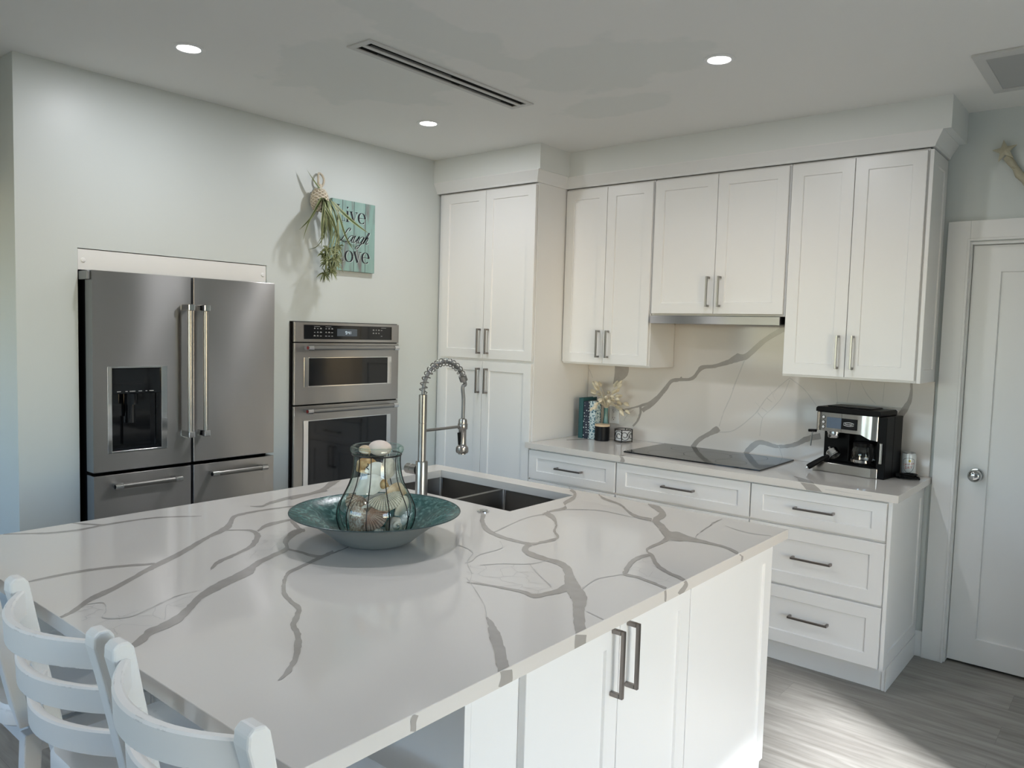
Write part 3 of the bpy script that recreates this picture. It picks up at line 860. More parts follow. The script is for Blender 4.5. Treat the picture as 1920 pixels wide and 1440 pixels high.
# door, casing, baseboards
t = obj('door_1', (lambda m: (m.shaker((2.976, .035, .012), (1, 0, 0), (0, -1, 0), .80, 2.022, .118, .125, .035, .012), m)[1])(MB()), 'trim', kind='structure')
mb = MB(); mb.lathe([(0, -.064), (.016, -.064), (.026, -.058), (.0305, -.048), (.030, -.036), (.022, -.026), (.012, -.020), (.011, -.010), (.030, -.008), (.033, 0)], (3.050, .034, .938), 28, axis=V((0, 1, 0)))
k = obj('knob', mb, 'knobchrome', t, smooth=True, angle=50, label='round polished chrome knob')
mb = MB()
mb.box(2.872, 2.968, -.020, -.0005, 0, 2.146); mb.box(2.968, 3.90, -.020, -.0005, 2.052, 2.146); mb.box(3.782, 3.90, -.020, -.0005, 0, 2.052)
mb.box(2.9605, 2.974, 0, .06, 0, 2.0495); mb.box(2.974, 3.776, 0, .06, 2.036, 2.0495); mb.box(3.776, 3.7895, 0, .06, 0, 2.0495)
mb.box(2.958, 2.968, -.0245, -.0201, 0, 2.062); mb.box(2.968, 3.782, -.0245, -.0201, 2.052, 2.062)
obj('trim_3', mb, 'trim', bevel=.0015, kind='structure')
mb = MB(); mb.box(2.838, 2.872, -.014, 0, 0, .13)
mb.box(3.90, 4.4, -.014, 0, 0, .13)
obj('baseboard_back', mb, 'trim', bevel=.002, kind='structure')
mb = MB()
mb.box(0, .014, -3.066, FY0-.004, 0, .13); mb.box(0, .014, FY1+.004, OY0-.02, 0, .13); mb.box(-2.5, .014, -3.080, -3.066, 0, .13)
obj('baseboard_left', mb, 'trim', bevel=.002, kind='structure')

# ------------------------------------------------------------------ ceiling lamps and vents
def downlight(x, y, label):
    e = empty('recessed_downlight', (x, y, H), label, 'ceiling light', 'round recessed downlights in the ceiling')
    m = MB(); m.lathe([(.043, -.002), (.046, -.005), (.058, -.005), (.062, -.001), (.062, .0)], (x, y, H), 40)
    obj('trim_ring', m, 'trim', e, smooth=True)
    m = MB(); m.lathe([(.0, -.0035), (.030, -.0035), (.044, -.002)], (x, y, H), 40)
    obj('lens', m, 'lens', e, smooth=True)
    l = D.lights.new('downlight', 'AREA'); l.shape = 'DISK'; l.size = .075; l.energy = LAMP_W; l.color = (.945, .96, 1.0); l.spread = R(180)
    o = D.objects.new('downlight', l); COL.objects.link(o); o.location = (x, y, H-.008)
downlight(.640, -2.648, 'round lit downlight in the ceiling above the refrigerator')
downlight(.634, -1.323, 'round lit downlight between the wall ovens and the pantry cabinet')
downlight(2.282, -1.336, 'round lit downlight nearest the square return vent')
downlight(2.282, -2.66, 'round lit downlight above the near end of the island')
downlight(2.282, -4.9, 'unseen downlight added behind the stools to light them, away from the island')  # added lamp out of view, lights the backs of the stools

e = empty('linear_vent', (1.246, -1.782, H), 'long narrow white ceiling diffuser with two dark slots', 'vent')
mb = MB()
X0, X1, Y0, Y1, z0, z1 = 1.178, 1.314, -2.290, -1.283, H-.006, H
SX = ((1.202, 1.236), (1.256, 1.290)); SY0, SY1 = -2.262, -1.311
mb.box(X0, X1, Y0, SY0, z0, z1); mb.box(X0, X1, SY1, Y1, z0, z1)
mb.box(X0, SX[0][0], SY0, SY1, z0, z1); mb.box(SX[0][1], SX[1][0], SY0, SY1, z0, z1); mb.box(SX[1][1], X1, SY0, SY1, z0, z1)
obj('frame', mb, 'ventframe', e, bevel=.0012)
for i, (a, b) in enumerate(SX):
    mb = MB(); mb.box(a, b, SY0, SY1, z1-.001, z1, 0)
    ym = -1.80 if i else -1.72
    if i: mb.box(a+.006, a+.014, SY0+.02, ym, z0+.0035, z1-.001, 1)
    else: mb.box(a+.003, a+.010, SY0+.1, ym-.02, z0+.0035, z1-.001, 1); mb.box(a+.006, a+.014, ym+.03, SY1-.1, z0+.0035, z1-.001, 1)
    obj('slot', mb, ['ventdark', 'ventgrey'], e, label='dark slot with a grey air blade')
e = empty('return_vent', (3.34, -.566, H), 'square white slatted return vent in the ceiling', 'vent')
mb = MB()
X0, X1, Y0, Y1 = 3.066, 3.61, -.836, -.297
for q in ((X0, X1, Y0, Y0+.058), (X0, X1, Y1-.045, Y1), (X0, X0+.040, Y0+.058, Y1-.045), (X1-.04, X1, Y0+.058, Y1-.045)):
    mb.box(*q, H-.010, H)
obj('frame', mb, 'ventframe', e, bevel=.002)
mb = MB()
mb.box(X0+.040, X1-.040, Y0+.058, Y1-.045, H-.002, H-.0005)
for k in range(27):
    y = Y0+.066+k*.0158
    mb.obox((3.338, y, H-.0055), (1, 0, 0), V((0, 1, -.5)).normalized(), V((0, .5, 1)).normalized(), .232, .0055, .0008)
obj('grille', mb, 'filter', e)

# ------------------------------------------------------------------ cabinetry
def pull(parent, c, along, n, L, mt='pull', name='handle'):
    """square bar pull centred at c on the door face."""
    c, a, n = V(c), V(along), V(n)
    b = a.cross(n)
    m = MB()
    m.obox(c+n*.031, a, b, n, L/2, .0048, .0048)
    for s in (-1, 1):
        m.obox(c+a*s*(L/2-.0055)+n*.0135, a, b, n, .0055, .0055, .0130)
    return obj(name, m, mt, parent, bevel=.0012)


def front(parent, name, x0, x1, yf, z0, z1, rv=.058, ru=.058):
    m = MB(); m.shaker((x0, yf, z0), (1, 0, 0), (0, -1, 0), x1-x0, z1-z0, ru, rv)
    return obj(name, m, 'cab', parent)


Yd = (0, -1, 0)
# pantry
e = empty('pantry_cabinet', (.42, -.3, 0), 'tall white pantry cabinet with four shaker doors in the room corner', 'cabinet')
mb = MB(); mb.box(.012, .8255, -.598, -.002, .11, 2.444); mb.box(.012, .8255, -.54, -.002, 0, .11)
obj('body', mb, 'cab', e, bevel=.001)
for (z0, z1, hz) in ((1.3901, 2.4323, 1.499), (.122, 1.3734, 1.252)):
    d = front(e, 'door', .0557, .4265, -.6195, z0, z1); pull(d, (.405, -.6195, hz), (0, 0, 1), Yd, .158)
    d = front(e, 'door', .4295, .8195, -.6195, z0, z1); pull(d, (.473, -.6195, hz), (0, 0, 1), Yd, .158)
# wall cabinets
def upper(x0, xm, x1, z0, label, hz, hx0, hx1, xb1=None, extra=None):
    e = empty('wall_cabinet', ((x0+x1)/2, -.16, z0), label, 'cabinet', 'white shaker wall cabinets over the worktop')
    m = MB(); m.box(x0-.006, (xb1 or x1+.006), -.308, -.0022, z0-.011, 2.444)
    obj('body', m, 'cab', e, bevel=.001)
    d = front(e, 'door', x0, xm-.0015, -.3282, z0, 2.4323); pull(d, (hx0, -.3282, hz), (0, 0, 1), Yd, .163, 'nickel')
    d = front(e, 'door', xm+.0015, x1, -.3282, z0, 2.4323); pull(d, (hx1, -.3282, hz), (0, 0, 1), Yd, .163, 'nickel')
    return e
upper(.8335, 1.1293, 1.4338, 1.3877, 'white two-door wall cabinet between the pantry and the hood cabinet', 1.505, 1.102, 1.168)
upper(1.450, 1.8264, 2.2055, 1.6892, 'short white two-door wall cabinet directly above the range hood', 1.808, 1.797, 1.863)
e = upper(2.2206, 2.521, 2.8295, 1.3877, 'white two-door wall cabinet at the open end, above the coffee maker', 1.508, 2.487, 2.556, xb1=2.836)
m = MB(); m.shaker((2.8535, -.314, 1.377), (0, 1, 0), (1, 0, 0), .300, 1.060, .055, .06, .0165, .006)
obj('end_panel', m, 'cab', e)
# base cabinets
def base(x0, x1, rows, label, handles, a0=.005, a1=.005):
    e = empty('base_cabinet', ((x0+x1)/2, -.3, 0), label, 'cabinet', 'white shaker base cabinets along the back wall')
    m = MB(); m.box(x0-a0, x1+a1, -.605, -.002, .11, ZB-.0004); m.box(x0-a0, x1+a1, -.548, -.002, 0, .11)
    obj('body', m, 'cab', e, bevel=.001)
    for (z0, z1), hz in zip(rows, handles):
        rv = .045 if z1-z0 < .2 else .058
        d = front(e, 'drawer', x0, x1, -.625, z0, z1, rv)
        pull(d, ((x0+x1)/2-.0, -.625, hz), (1, 0, 0), Yd, .182)
    return e
Z3 = ((.6943, .8627), (.4057, .682), (.120, .3947))
e = base(.8275, 1.4323, Z3[:1], 'white base cabinet beside the pantry with one slim drawer over two doors', (.778,), .0005)
d = front(e, 'door', .8275, 1.1285, -.625, .120, .682); pull(d, (1.104, -.625, .585), (0, 0, 1), Yd, .163)
d = front(e, 'door', 1.1315, 1.4323, -.625, .120, .682); pull(d, (1.156, -.625, .585), (0, 0, 1), Yd, .163)
base(1.4435, 2.2009, Z3, 'wide white drawer cabinet under the black cooktop', (.778, .545, .26), .0055, .0035)
e = base(2.2086, 2.8188, Z3, 'white three-drawer base cabinet under the coffee maker', (.780, .545, .262), .0038, .0035)
m = MB(); m.shaker((2.8395, -.612, .11), (0, 1, 0), (1, 0, 0), .606, ZB-.11, .06, .065, .017, .006)
m.box(2.8225, 2.8385, -.552, -.004, 0, .11)
m.box(2.8395, 2.8425, -.556, -.004, 0, .108)
obj('end_panel', m, 'cab', e)

# worktop along the back wall
def slab(m, x0, x1, y0, y1, z0, z1, hole=None):
    def quad(a, b, c, d): m.add([a, b, c, d], [(0, 1, 2, 3)])
    R4 = [(x0, x1, y0, y1)] if not hole else [(x0, hole[0], y0, y1), (hole[1], x1, y0, y1), (hole[0], hole[1], y0, hole[2]), (hole[0], hole[1], hole[3], y1)]
    c = .0010
    m.add([(x0+c, y0+c, z1), (x1-c, y0+c, z1), (x1-c, y1-c, z1), (x0+c, y1-c, z1), (x0, y0, z1-c), (x1, y0, z1-c), (x1, y1, z1-c), (x0, y1, z1-c),
           (x0, y0, z0), (x1, y0, z0), (x1, y1, z0), (x0, y1, z0)],
          [(4, 5, 1, 0), (5, 6, 2, 1), (6, 7, 3, 2), (7, 4, 0, 3), (8, 9, 5, 4), (9, 10, 6, 5), (10, 11, 7, 6), (11, 8, 4, 7)])
    for k, (a, b, p, q) in enumerate(R4):
        a2, b2, p2, q2 = (a+c if a == x0 else a), (b-c if b == x1 else b), (p+c if p == y0 else p), (q-c if q == y1 else q)
        quad((a2, p2, z1), (b2, p2, z1), (b2, q2, z1), (a2, q2, z1)); quad((a, q, z0), (b, q, z0), (b, p, z0), (a, p, z0))
    if hole:
        a, b, p, q = hole
        quad((a, p, z0), (a, p, z1), (a, q, z1), (a, q, z0)); quad((b, p, z1), (b, p, z0), (b, q, z0), (b, q, z1))
        quad((a, p, z1), (a, p, z0), (b, p, z0), (b, p, z1)); quad((a, q, z0), (a, q, z1), (b, q, z1), (b, q, z0))
    return R4
mb = MB()
slab(mb, .8285, 2.8667, -.6413, -.0005, ZB, ZC)
slab(mb, .8065, .8285, -.6413, -.6225, ZB, ZC)
zt = lambda x, y: V((x, y, ZC+.0003))
veins(mb, [[(1489, -640, 1462, -640), (1482, -600, 1468, -596), (1500, -560, 1496, -556)], [(2440, -642, 2512, -642), (2404, -560, 2470, -575), (2372, -520, 2390, -520)],
           [(924, -376, 908, -354), (1006, -235, 980, -196), (1145, -107, 1130, -83)], [(1700, -60, 1690, -58), (1720, -20, 1706, -20)]], [(.8285, 2.866, -.640, 0)], zt, 1, thin_mi=2)
yf = lambda x, z: V((x, -.6416, z))
veins(mb, [[(1466, 905, 1486, 905), (1478, 890, 1502, 888), (1470, 873, 1500, 873)], [(2446, 905, 2508, 905), (2460, 890, 2530, 890), (2476, 873, 2548, 873)],
           [(2560, 889, 2560, 886), (2620, 891, 2620, 888), (2690, 888, 2690, 886), (2760, 890, 2760, 888)]], [(.8285, 2.866, ZB, ZC-.002)], yf, 1, thin_mi=2, seed=5, nrm=(0, -1, 0))
obj('worktop', mb, ['quartz', 'vein', 'crack'], fix=False, org=(1.85, -.32, ZB), label='long white veined quartz worktop on the base cabinets along the back wall', cat='worktop')
mb = MB()
mb.box(.8285, 2.857, -.020, -.0003, ZC+.0005, 1.3755); mb.box(1.442, 2.213, -.020, -.0003, 1.3755, 1.676)
yb = lambda x, z: V((x, -.0204, z))
veins(mb, BV, [(.829, 2.856, ZC+.001, 1.3755), (1.443, 2.212, 1.3755, 1.675)], yb, 1, thin_mi=2, seed=2, nrm=(0, -1, 0))
crackle(mb, [(1960, 1250), (2090, 1330), (2110, 1300), (2060, 1180), (1990, 1090), (1950, 1120)], [(.829, 2.856, ZC, 1.37)], yb, 2, 12, 4, .0016)
crackle(mb, [(1090, 1075), (1200, 1105), (1215, 1060), (1170, 1000), (1110, 1010)], [(.829, 2.856, ZC, 1.37)], yb, 2, 14, 6, .0012)
obj('backsplash', mb, ['quartz', 'vein', 'crack'], fix=False, org=(1.85, -.01, ZC), label='white quartz backsplash slab with grey veins behind the cooktop', cat='backsplash')
# cooktop
e = empty('cooktop', (1.81, -.28, ZC), 'flat black glass cooktop set in the back worktop', 'cooktop')
mb = MB(); mb.box(1.418, 2.204, -.520, -.045, ZC+.0008, ZC+.0075)
obj('glass', mb, 'blackglass', e, bevel=.0015)
mb = MB()
for (x, y, r) in ((1.62, -.40, .10), (1.62, -.17, .08), (2.0, -.40, .08), (2.0, -.17, .10), (1.81, -.28, .13)):
    mb.lathe([(r, 0), (r+.0012, 0)], (x, y, ZC+.0079), 48)
obj('burner_ring', mb, M['ventgrey'], e, label='faint grey cooking zone rings')
mb = MB()
for k in range(5): mb.box(1.77+k*.018, 1.778+k*.018, -.505, -.503, ZC+.0078, ZC+.0081)
obj('control_marks', mb, 'grey', e)
# hood
e = empty('range_hood', (1.83, -.19, 1.63), 'slim stainless range hood under the short wall cabinet', 'range hood')
mb = MB(); mb.box(1.456, 2.200, -.347, -.332, 1.633, 1.6755)
obj('front_bar', mb, 'steel', e, bevel=.001)
mb = MB(); mb.box(1.459, 2.197, -.331, -.022, 1.640, 1.6775)
obj('underside', mb, 'black', e)

# ------------------------------------------------------------------ refrigerator
XF = .1012
e = empty('refrigerator', (-.28, -2.35, 0), 'large stainless five-door refrigerator set into the left wall', 'refrigerator')
mb = MB(); mb.box(-.66, .018, -2.800, -1.905, .02, 1.782)
obj('body', mb, 'black', e)
def steelbox(name, y0, y1, z0, z1, cut=None):
    m = MB()
    if not cut:
        m.box(.030, XF, y0, y1, z0, z1)
    else:
        a, b, p, q = cut
        m.box(.030, XF, y0, a, z0, z1); m.box(.030, XF, b, y1, z0, z1); m.box(.030, XF, a, b, z0, p); m.box(.030, XF, a, b, q, z1)
        m.box(.030, .036, a, b, p, q)
    o = obj(name, m, ['steel', 'steelside'], e, bevel=.002 if not cut else 0)
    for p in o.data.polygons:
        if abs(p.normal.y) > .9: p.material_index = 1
    return o
DC = (-2.738, -2.481, .978, 1.352)
dl = steelbox('door', -2.8058, -2.3571, .889, 1.7824, DC)
dr = steelbox('door', -2.3435, -1.8974, .889, 1.7824)
w1 = steelbox('drawer', -2.8058, -2.3571, .505, .8731)
w2 = steelbox('drawer', -2.3435, -1.8974, .505, .8731)
w3 = steelbox('drawer', -2.8058, -1.8974, .06, .490)
mb = MB()
a, b, p, q = DC
for bx in ((a-.007, a+.012, p-.009, q+.009), (b-.022, b+.007, p-.009, q+.009), (a+.012, b-.022, p-.009, p), (a+.012, b-.022, q, q+.009)):
    mb.box(XF-.05, XF+.003, *bx)
obj('dispenser_bezel', mb, 'chrome', dl, bevel=.0015)
mb = MB()
mb.box(.040, XF-.004, a+.0125, b-.0225, 1.235, q-.001)
obj('dispenser_panel', mb, 'blackglass', dl, bevel=.003)
mb = MB()
mb.box(.0365, .046, a+.0125, b-.0225, p+.001, 1.234)
mb.box(.046, XF-.008, a+.0125, b-.0225, p+.001, p+.012)
mb.cyl((.072, -2.63, 1.235), (.072, -2.63, 1.185), .030, 20)
mb.cyl((.066, -2.63, 1.20), (.066, -2.63, 1.10), .021, 20)
mb.box(.050, .062, -2.66, -2.60, 1.0, 1.13)
obj('dispenser_bay', mb, 'blackglass', dl, label='black water and ice bay')
mb = MB()
for k, (c, w) in enumerate(((.045, .016), (.078, .010), (.105, .026), (.140, .016), (.168, .008), (.192, .020))):
    mb.box(XF-.0045, XF-.0032, a+c-w/2, a+c+w/2, 1.2445, 1.2475)
obj('dispenser_label', mb, 'grey', dl)
def fridge_bar(par, y, z0, z1):
    m = MB()
    m.tube([(.158, y, z0+.01), (.158, y, z1-.01)], .0125, 16)
    obj('handle', m, 'nickel', par, smooth=True)
    h = D.objects[[c.name for c in par.children if c.name.startswith('handle')][-1]]
    for z in (z0, z1-.030):
        m = MB(); m.box(.1035, .174, y-.0155, y+.0155, z, z+.030)
        obj('bracket', m, 'chrome', h, bevel=.003, label='polished chrome handle bracket')
fridge_bar(dl, -2.389, 1.018, 1.652); fridge_bar(dr, -2.311, 1.018, 1.652)
def rail_bar(par, x, y0, y1, z, r, wall_x, medal):
    m = MB(); m.tube([(x, y0+.016, z), (x, y1-.016, z)], r, 18)
    h = obj('handle', m, 'nickel', par, smooth=True)
    for s, y in ((1, y0), (-1, y1)):
        m = MB()
        m.tube([(x, y, z), (x, y+s*.034, z)], r*1.18, 18)
        m.obox(((x+wall_x)/2+.0008, y+s*.020, z), (1, 0, 0), (0, 1, 0), (0, 0, 1), (x-wall_x)/2-.001, .011, r*.75)
        obj('end_cap', m, 'chrome', h, smooth=True, bevel=0, label='polished end cap')
        m = MB(); m.tube([(x, y-s*.0003, z), (x, y-s*.0016, z)], r*.72, 16)
        obj('medallion', m, medal, h, label='small round dark medallion')
rail_bar(w1, .152, -2.737, -2.429, .826, .0125, XF, 'black'); rail_bar(w2, .152, -2.275, -1.969, .826, .0125, XF, 'black')
rail_bar(w3, .152, -2.70, -2.00, .44, .0125, XF, 'black')
mb = MB(); mb.box(.0, .088, -2.8215, -2.8075, 1.742, 1.780)
obj('hinge_cover', mb, 'steelside', e, bevel=.003)
e = empty('filler_panel', (.0, -2.353, 1.80), 'white filler strip above the refrigerator with two round caps', 'panel')
mb = MB(); mb.box(-.018, -.004, FY0+.002, FY1-.002, 1.786, FZ-.003)
obj('board', mb, 'trim', e, bevel=.001)
for y in (-2.800, -1.903):
    mb = MB(); mb.lathe([(.0, .006), (.008, .005), (.011, .0)], (-.004, y, 1.829), 20, axis=V((1, 0, 0)))
    obj('screw_cap', mb, 'plate', e, smooth=True)

# ------------------------------------------------------------------ wall oven
XO = .0374
e = empty('wall_oven', (0, -1.35, .42), 'stainless double wall oven with black windows and a black control panel', 'oven')
mb = MB(); mb.box(-.55, -.002, -1.712, -.987, .415, 1.572)
obj('body', mb, 'black', e)
mb = MB(); mb.box(.001, .012, -1.738, -.962, .42, 1.590)
obj('side_trim', mb, 'black', e, label='black trim frame against the wall')
mb = MB(); mb.box(.0125, XO, -1.7297, -.9689, 1.4752, 1.5862)
cp = obj('control_panel', mb, 'steel', e, bevel=.0015)
mb = MB(); mb.box(XO+.0003, XO+.003, -1.668, -1.030, 1.492, 1.5715)
gl = obj('control_glass', mb, 'blackglass', cp)
mb = MB(); mb.box(XO+.0032, XO+.0040, -1.445, -1.300, 1.511, 1.553)
obj('display', mb, 'screen', cp)
mb = MB()
def seg7(m, place, dig, x, y, w, h, t, mi=0):
    S = {'a': (0, h, w, h), 'b': (w, h/2, w, h), 'c': (w, 0, w, h/2), 'd': (0, 0, w, 0), 'e': (0, 0, 0, h/2), 'f': (0, h/2, 0, h), 'g': (0, h/2, w, h/2)}
    for c in {'0': 'abcdef', '1': 'bc', '2': 'abged', '3': 'abgcd', '4': 'fgbc', '9': 'abcdfg'}[dig]:
        q = S[c]
        m.ribbon([(x+q[0], y+q[1]), (x+q[2], y+q[3])], [t, t], place, mi)
po = lambda u, z: V((XO+.0043, u, z))
seg7(mb, po, '9', -1.385, 1.523, .009, .016, .0022); seg7(mb, po, '4', -1.366, 1.523, .009, .016, .0022); seg7(mb, po, '1', -1.356, 1.523, .009, .016, .0022)
mb.ribbon([(-1.371, 1.527), (-1.371, 1.529)], [.002, .002], po); mb.ribbon([(-1.371, 1.534), (-1.371, 1.536)], [.002, .002], po)
obj('clock_digits', mb, 'screentext', cp, fix=False)
mb = MB()
pg = lambda u, z: V((XO+.0034, u, z))
rnd = random.Random(3)
for y0, ny, zs, hd in ((-1.600, 3, (1.551, 1.530, 1.510), 1), (-1.522, 3, (1.551, 1.530, 1.510), 1), (-1.175, 3, (1.549, 1.530), 0), (-1.112, 1, (1.549, 1.514), 1)):
    for z in zs:
        for k in range(ny):
            w = rnd.uniform(.008, .014)
            y = y0+k*.021
            mb.ribbon([(y-w/2, z), (y+w/2, z)], [.0028, .0028], pg)
            if rnd.random() < .6: mb.ribbon([(y-w/3, z+.0042), (y+w/4, z+.0042)], [.0016, .0016], pg)
    if hd: mb.ribbon([(y0-.004, 1.563), (y0+.036, 1.563)], [.0016, .0016], pg)
obj('key_marks', mb, 'ventgrey' if False else 'grey', cp, fix=False)
def ovendoor(z0, z1, wz0, wz1):
    m = MB(); m.box(.0125, XO, -1.7297, -.9689, z0, z1)
    d = obj('door', m, 'steel', e, bevel=.0015)
    m = MB()
    y0, y1 = -1.669, -1.029
    for q in ((y0, y0+.032, wz0, wz1), (y1-.032, y1, wz0, wz1), (y0+.032, y1-.032, wz0, wz0+.007), (y0+.032, y1-.032, wz1-.005, wz1)):
        m.box(XO+.0003, XO+.0045, *q)
    obj('window_bezel', m, 'chrome', d, bevel=.001)
    m = MB(); m.box(XO+.0003, XO+.0028, y0+.0322, y1-.0322, wz0+.0072, wz1-.0052)
    obj('window', m, 'blackglass', d)
    return d
d = ovendoor(1.1249, 1.4700, 1.222, 1.390); rail_bar(d, .0885, -1.678, -1.018, 1.4445, .0125, XO, 'red')
d = ovendoor(.440, 1.1175, .520, 1.035); rail_bar(d, .0885, -1.678, -1.018, 1.0915, .0125, XO, 'red')

# ------------------------------------------------------------------ island
IX0, IX1, IY0, IY1 = 1.0045, 2.7328, -3.5771, -1.5745
HOLE = (1.127, 1.887, -2.074, -1.669)
e = empty('island_cabinet', (1.87, -2.4, 0), 'white shaker island cabinet under the veined island top', 'cabinet')
mb = MB()
bx0, bx1, by0, by1 = 1.040, 2.680, -3.155, -1.620
for q in ((bx0, bx0+.018, by0, by1), (bx0+.018, bx1, by0, by0+.018), (bx0+.018, bx1, by1-.018, by1), (bx1-.018, bx1, by0+.018, by1-.018)):
    mb.box(*q, .0, ZB-.0005)
mb.box(bx0+.018, bx1-.018, by0+.018, by1-.018, .09, .108)
obj('body', mb, 'cab', e, bevel=.001)
n, u = (1, 0, 0), (0, 1, 0)
m = MB(); m.shaker((2.7005, -2.236, .090), u, n, .610, ZB-.008-.090, .060, .062, .0195, .007)
m.box(2.6808, 2.690, -2.236, -1.628, 0, .088)
obj('end_panel', m, 'cab', e)
for (y0, y1, hy) in ((-2.989, -2.6195, -2.648-.008), (-2.6165, -2.241, -2.578)):
    m = MB(); m.shaker((2.7005, y0, .115), u, n, y1-y0, ZB-.010-.115, .058, .058, .0195, .007)
    d = obj('door', m, 'cab', e)
    pull(d, (2.7005, -2.653 if y0 < -2.9 else -2.583, .768), (0, 0, 1), n, .168)
# island top with its veins
mb = MB()
R4 = slab(mb, IX0, IX1, IY0, IY1, ZB, ZC, HOLE)
inset = [(a+.001 if a == IX0 else a, b-.001 if b == IX1 else b, p+.001 if p == IY0 else p, q-.001 if q == IY1 else q) for a, b, p, q in R4]
veins(mb, IV, inset, zt, 1, thin_mi=2)
for P, n_, sd in zip(IP, (70, 34, 60, 40), (11, 12, 13, 14)):
    crackle(mb, P, inset, zt, 2, n_, sd, .0013)
xe = lambda y, z: V((IX1+.0003, y, z))
veins(mb, IE, [(IY0+.003, IY1-.003, ZB+.0005, ZC-.0009)], xe, 1, thin_mi=2, seed=8, nrm=(1, 0, 0))
obj('island_worktop', mb, ['quartz', 'vein', 'crack'], fix=False, org=(1.87, -2.58, ZB), label='large white quartz island top crossed by grey veins, with a sink cut-out', cat='worktop')
# sink
e = empty('kitchen_sink', (1.507, -1.872, ZB-.22), 'stainless double-bowl sink undermounted in the island top', 'sink')
def rrect(x0, x1, y0, y1, r, k=5):
    P = []
    for cx, cy, a0 in ((x1-r, y1-r, 0), (x0+r, y1-r, 90), (x0+r, y0+r, 180), (x1-r, y0+r, 270)):
        for i in range(k+1):
            a = R(a0+90*i/k)
            P.append((cx+r*math.cos(a), cy+r*math.sin(a)))
    return P
def basin(x0, x1, y0, y1, zt_, zb_, flange):
    m = MB()
    A = rrect(x0, x1, y0, y1, .014); k = len(A)
    rows = [(A, zt_), (A, zb_+.02), (rrect(x0+.006, x1-.006, y0+.006, y1-.006, .014), zb_+.006), (rrect(x0+.02, x1-.02, y0+.02, y1-.02, .012), zb_)]
    vs = [V((p[0], p[1], z)) for P, z in rows for p in P]
    fs = []
    for r in range(3):
        for i in range(k):
            j = (i+1) % k
            fs.append((r*k+j, r*k+i, (r+1)*k+i, (r+1)*k+j))
    fs.append(tuple(3*k+i for i in range(k)))
    F = rrect(*flange, .016)
    b = len(vs)
    vs += [V((p[0], p[1], zt_)) for p in F]
    for i in range(k):
        j = (i+1) % k
        fs.append((i, j, b+j, b+i))
    m.add(vs, fs)
    return m
for (x0, x1, fl) in ((1.121, 1.490, (1.100, 1.4995, -2.095, -1.648)), (1.510, 1.893, (1.5005, 1.914, -2.095, -1.648))):
    o = obj('basin', basin(x0, x1, -2.080, -1.663, ZB-.0012 if True else 0, ZB-.215, fl), 'sinksteel', e, fix=False, smooth=True, angle=50)
    m = MB(); m.lathe([(.0, .002), (.030, .002), (.042, .0045), (.045, .0008)], ((x0+x1)/2, -1.87, ZB-.215), 28)
    obj('drain', m, 'chrome', o, smooth=True)
# faucet
FX, FY = 1.488, -2.141
e = empty('kitchen_faucet', (FX, FY, ZC), 'brushed nickel spring-neck pull-down faucet beside the island sink', 'faucet')
mb = MB(); mb.lathe([(.0265, .0004), (.0265, .004), (.0238, .006), (.0238, .140), (.0225, .143), (.016, .143)], (FX, FY, ZC), 32)
obj('base', mb, 'nickel', e, smooth=True)
mb = MB(); mb.lathe([(.0158, .1425), (.0158, .290), (.0150, .291), (.0150, .293), (.0162, .294), (.0162, .404), (.012, .406), (.008, .406)], (FX, FY, ZC), 28)
obj('riser', mb, 'nickel', e, smooth=True)
mb = MB(); mb.lathe([(.0, .0), (.0205, .0), (.0205, .030), (.0195, .031), (.0195, .033), (.0205, .034), (.0205, .058), (.017, .062), (0, .062)], (FX-.0225, FY, ZC+.105), 28, axis=V((-1, 0, 0)))
obj('lever', mb, 'nickel', e, smooth=True)
P = []
zc = 1.318
for k in range(33):
    a = PI*(1-k/32*.86)
    P.append(V((FX, FY+.118+.118*math.cos(a), zc+.118*math.sin(a))))
P = [V((FX, FY, 1.300))]+P
mb = MB(); mb.tube(P, .0072, 12)
hose = obj('spring_hose', mb, 'steelside', e, smooth=True)
mb = MB()
L = [0]
for a, b in zip(P, P[1:]): L.append(L[-1]+(b-a).length)
def along(s):
    for i in range(len(P)-1):
        if L[i+1] >= s or i == len(P)-2:
            t = (s-L[i])/(L[i+1]-L[i]); p = P[i].lerp(P[i+1], t); d = (P[i+1]-P[i]).normalized(); return p, d
turns = 14
S = []
for k in range(turns*14+1):
    s = .016+(L[-1]-.034)*k/(turns*14)
    p, d = along(s)
    n1 = V((1, 0, 0)); n2 = d.cross(n1)
    a = 2*PI*k/14
    S.append(p+.0150*(math.cos(a)*n1+math.sin(a)*n2))
mb.tube(S, .0022, 7)
obj('coil_spring', mb, 'coil', hose, smooth=True)
pe, de = along(L[-1])
mb = MB(); mb.tube([pe-de*.012, pe+de*.012], .0165, 22); obj('collar', mb, 'nickel', e, smooth=True)
Q = [tuple(pe+de*.012), tuple(pe+de*.03), (FX, -1.917, 1.33), (FX, -1.911, 1.28), (FX, -1.912, 1.20)]
mb = MB(); mb.tube(cr_spline(Q, 6), .0078, 12); obj('hose', mb, 'steelside', e, smooth=True)
SY = -1.912
mb = MB(); mb.lathe([(.008, .150), (.0165, .146), (.0180, .138), (.0180, .108), (.0160, .104), (.0160, .044), (.0175, .036), (.0255, .028), (.0265, .012), (.0240, .006), (.0165, .004), (.0165, 0), (0, 0)], (FX, SY, 1.052), 28)
sp = obj('spray_head', mb, 'nickel', e, smooth=True)
mb = MB(); mb.obox((FX+.0, SY-.0190, 1.052+.066), (1, 0, 0), V((0, 1, .12)).normalized(), V((0, -.12, 1)).normalized(), .006, .004, .026)
obj('spray_lever', mb, 'black', sp, bevel=.002)
mb = MB(); mb.tube([(FX, FY+.0160, ZC+.262), (FX, SY-.012, ZC+.262)], .0058, 14)
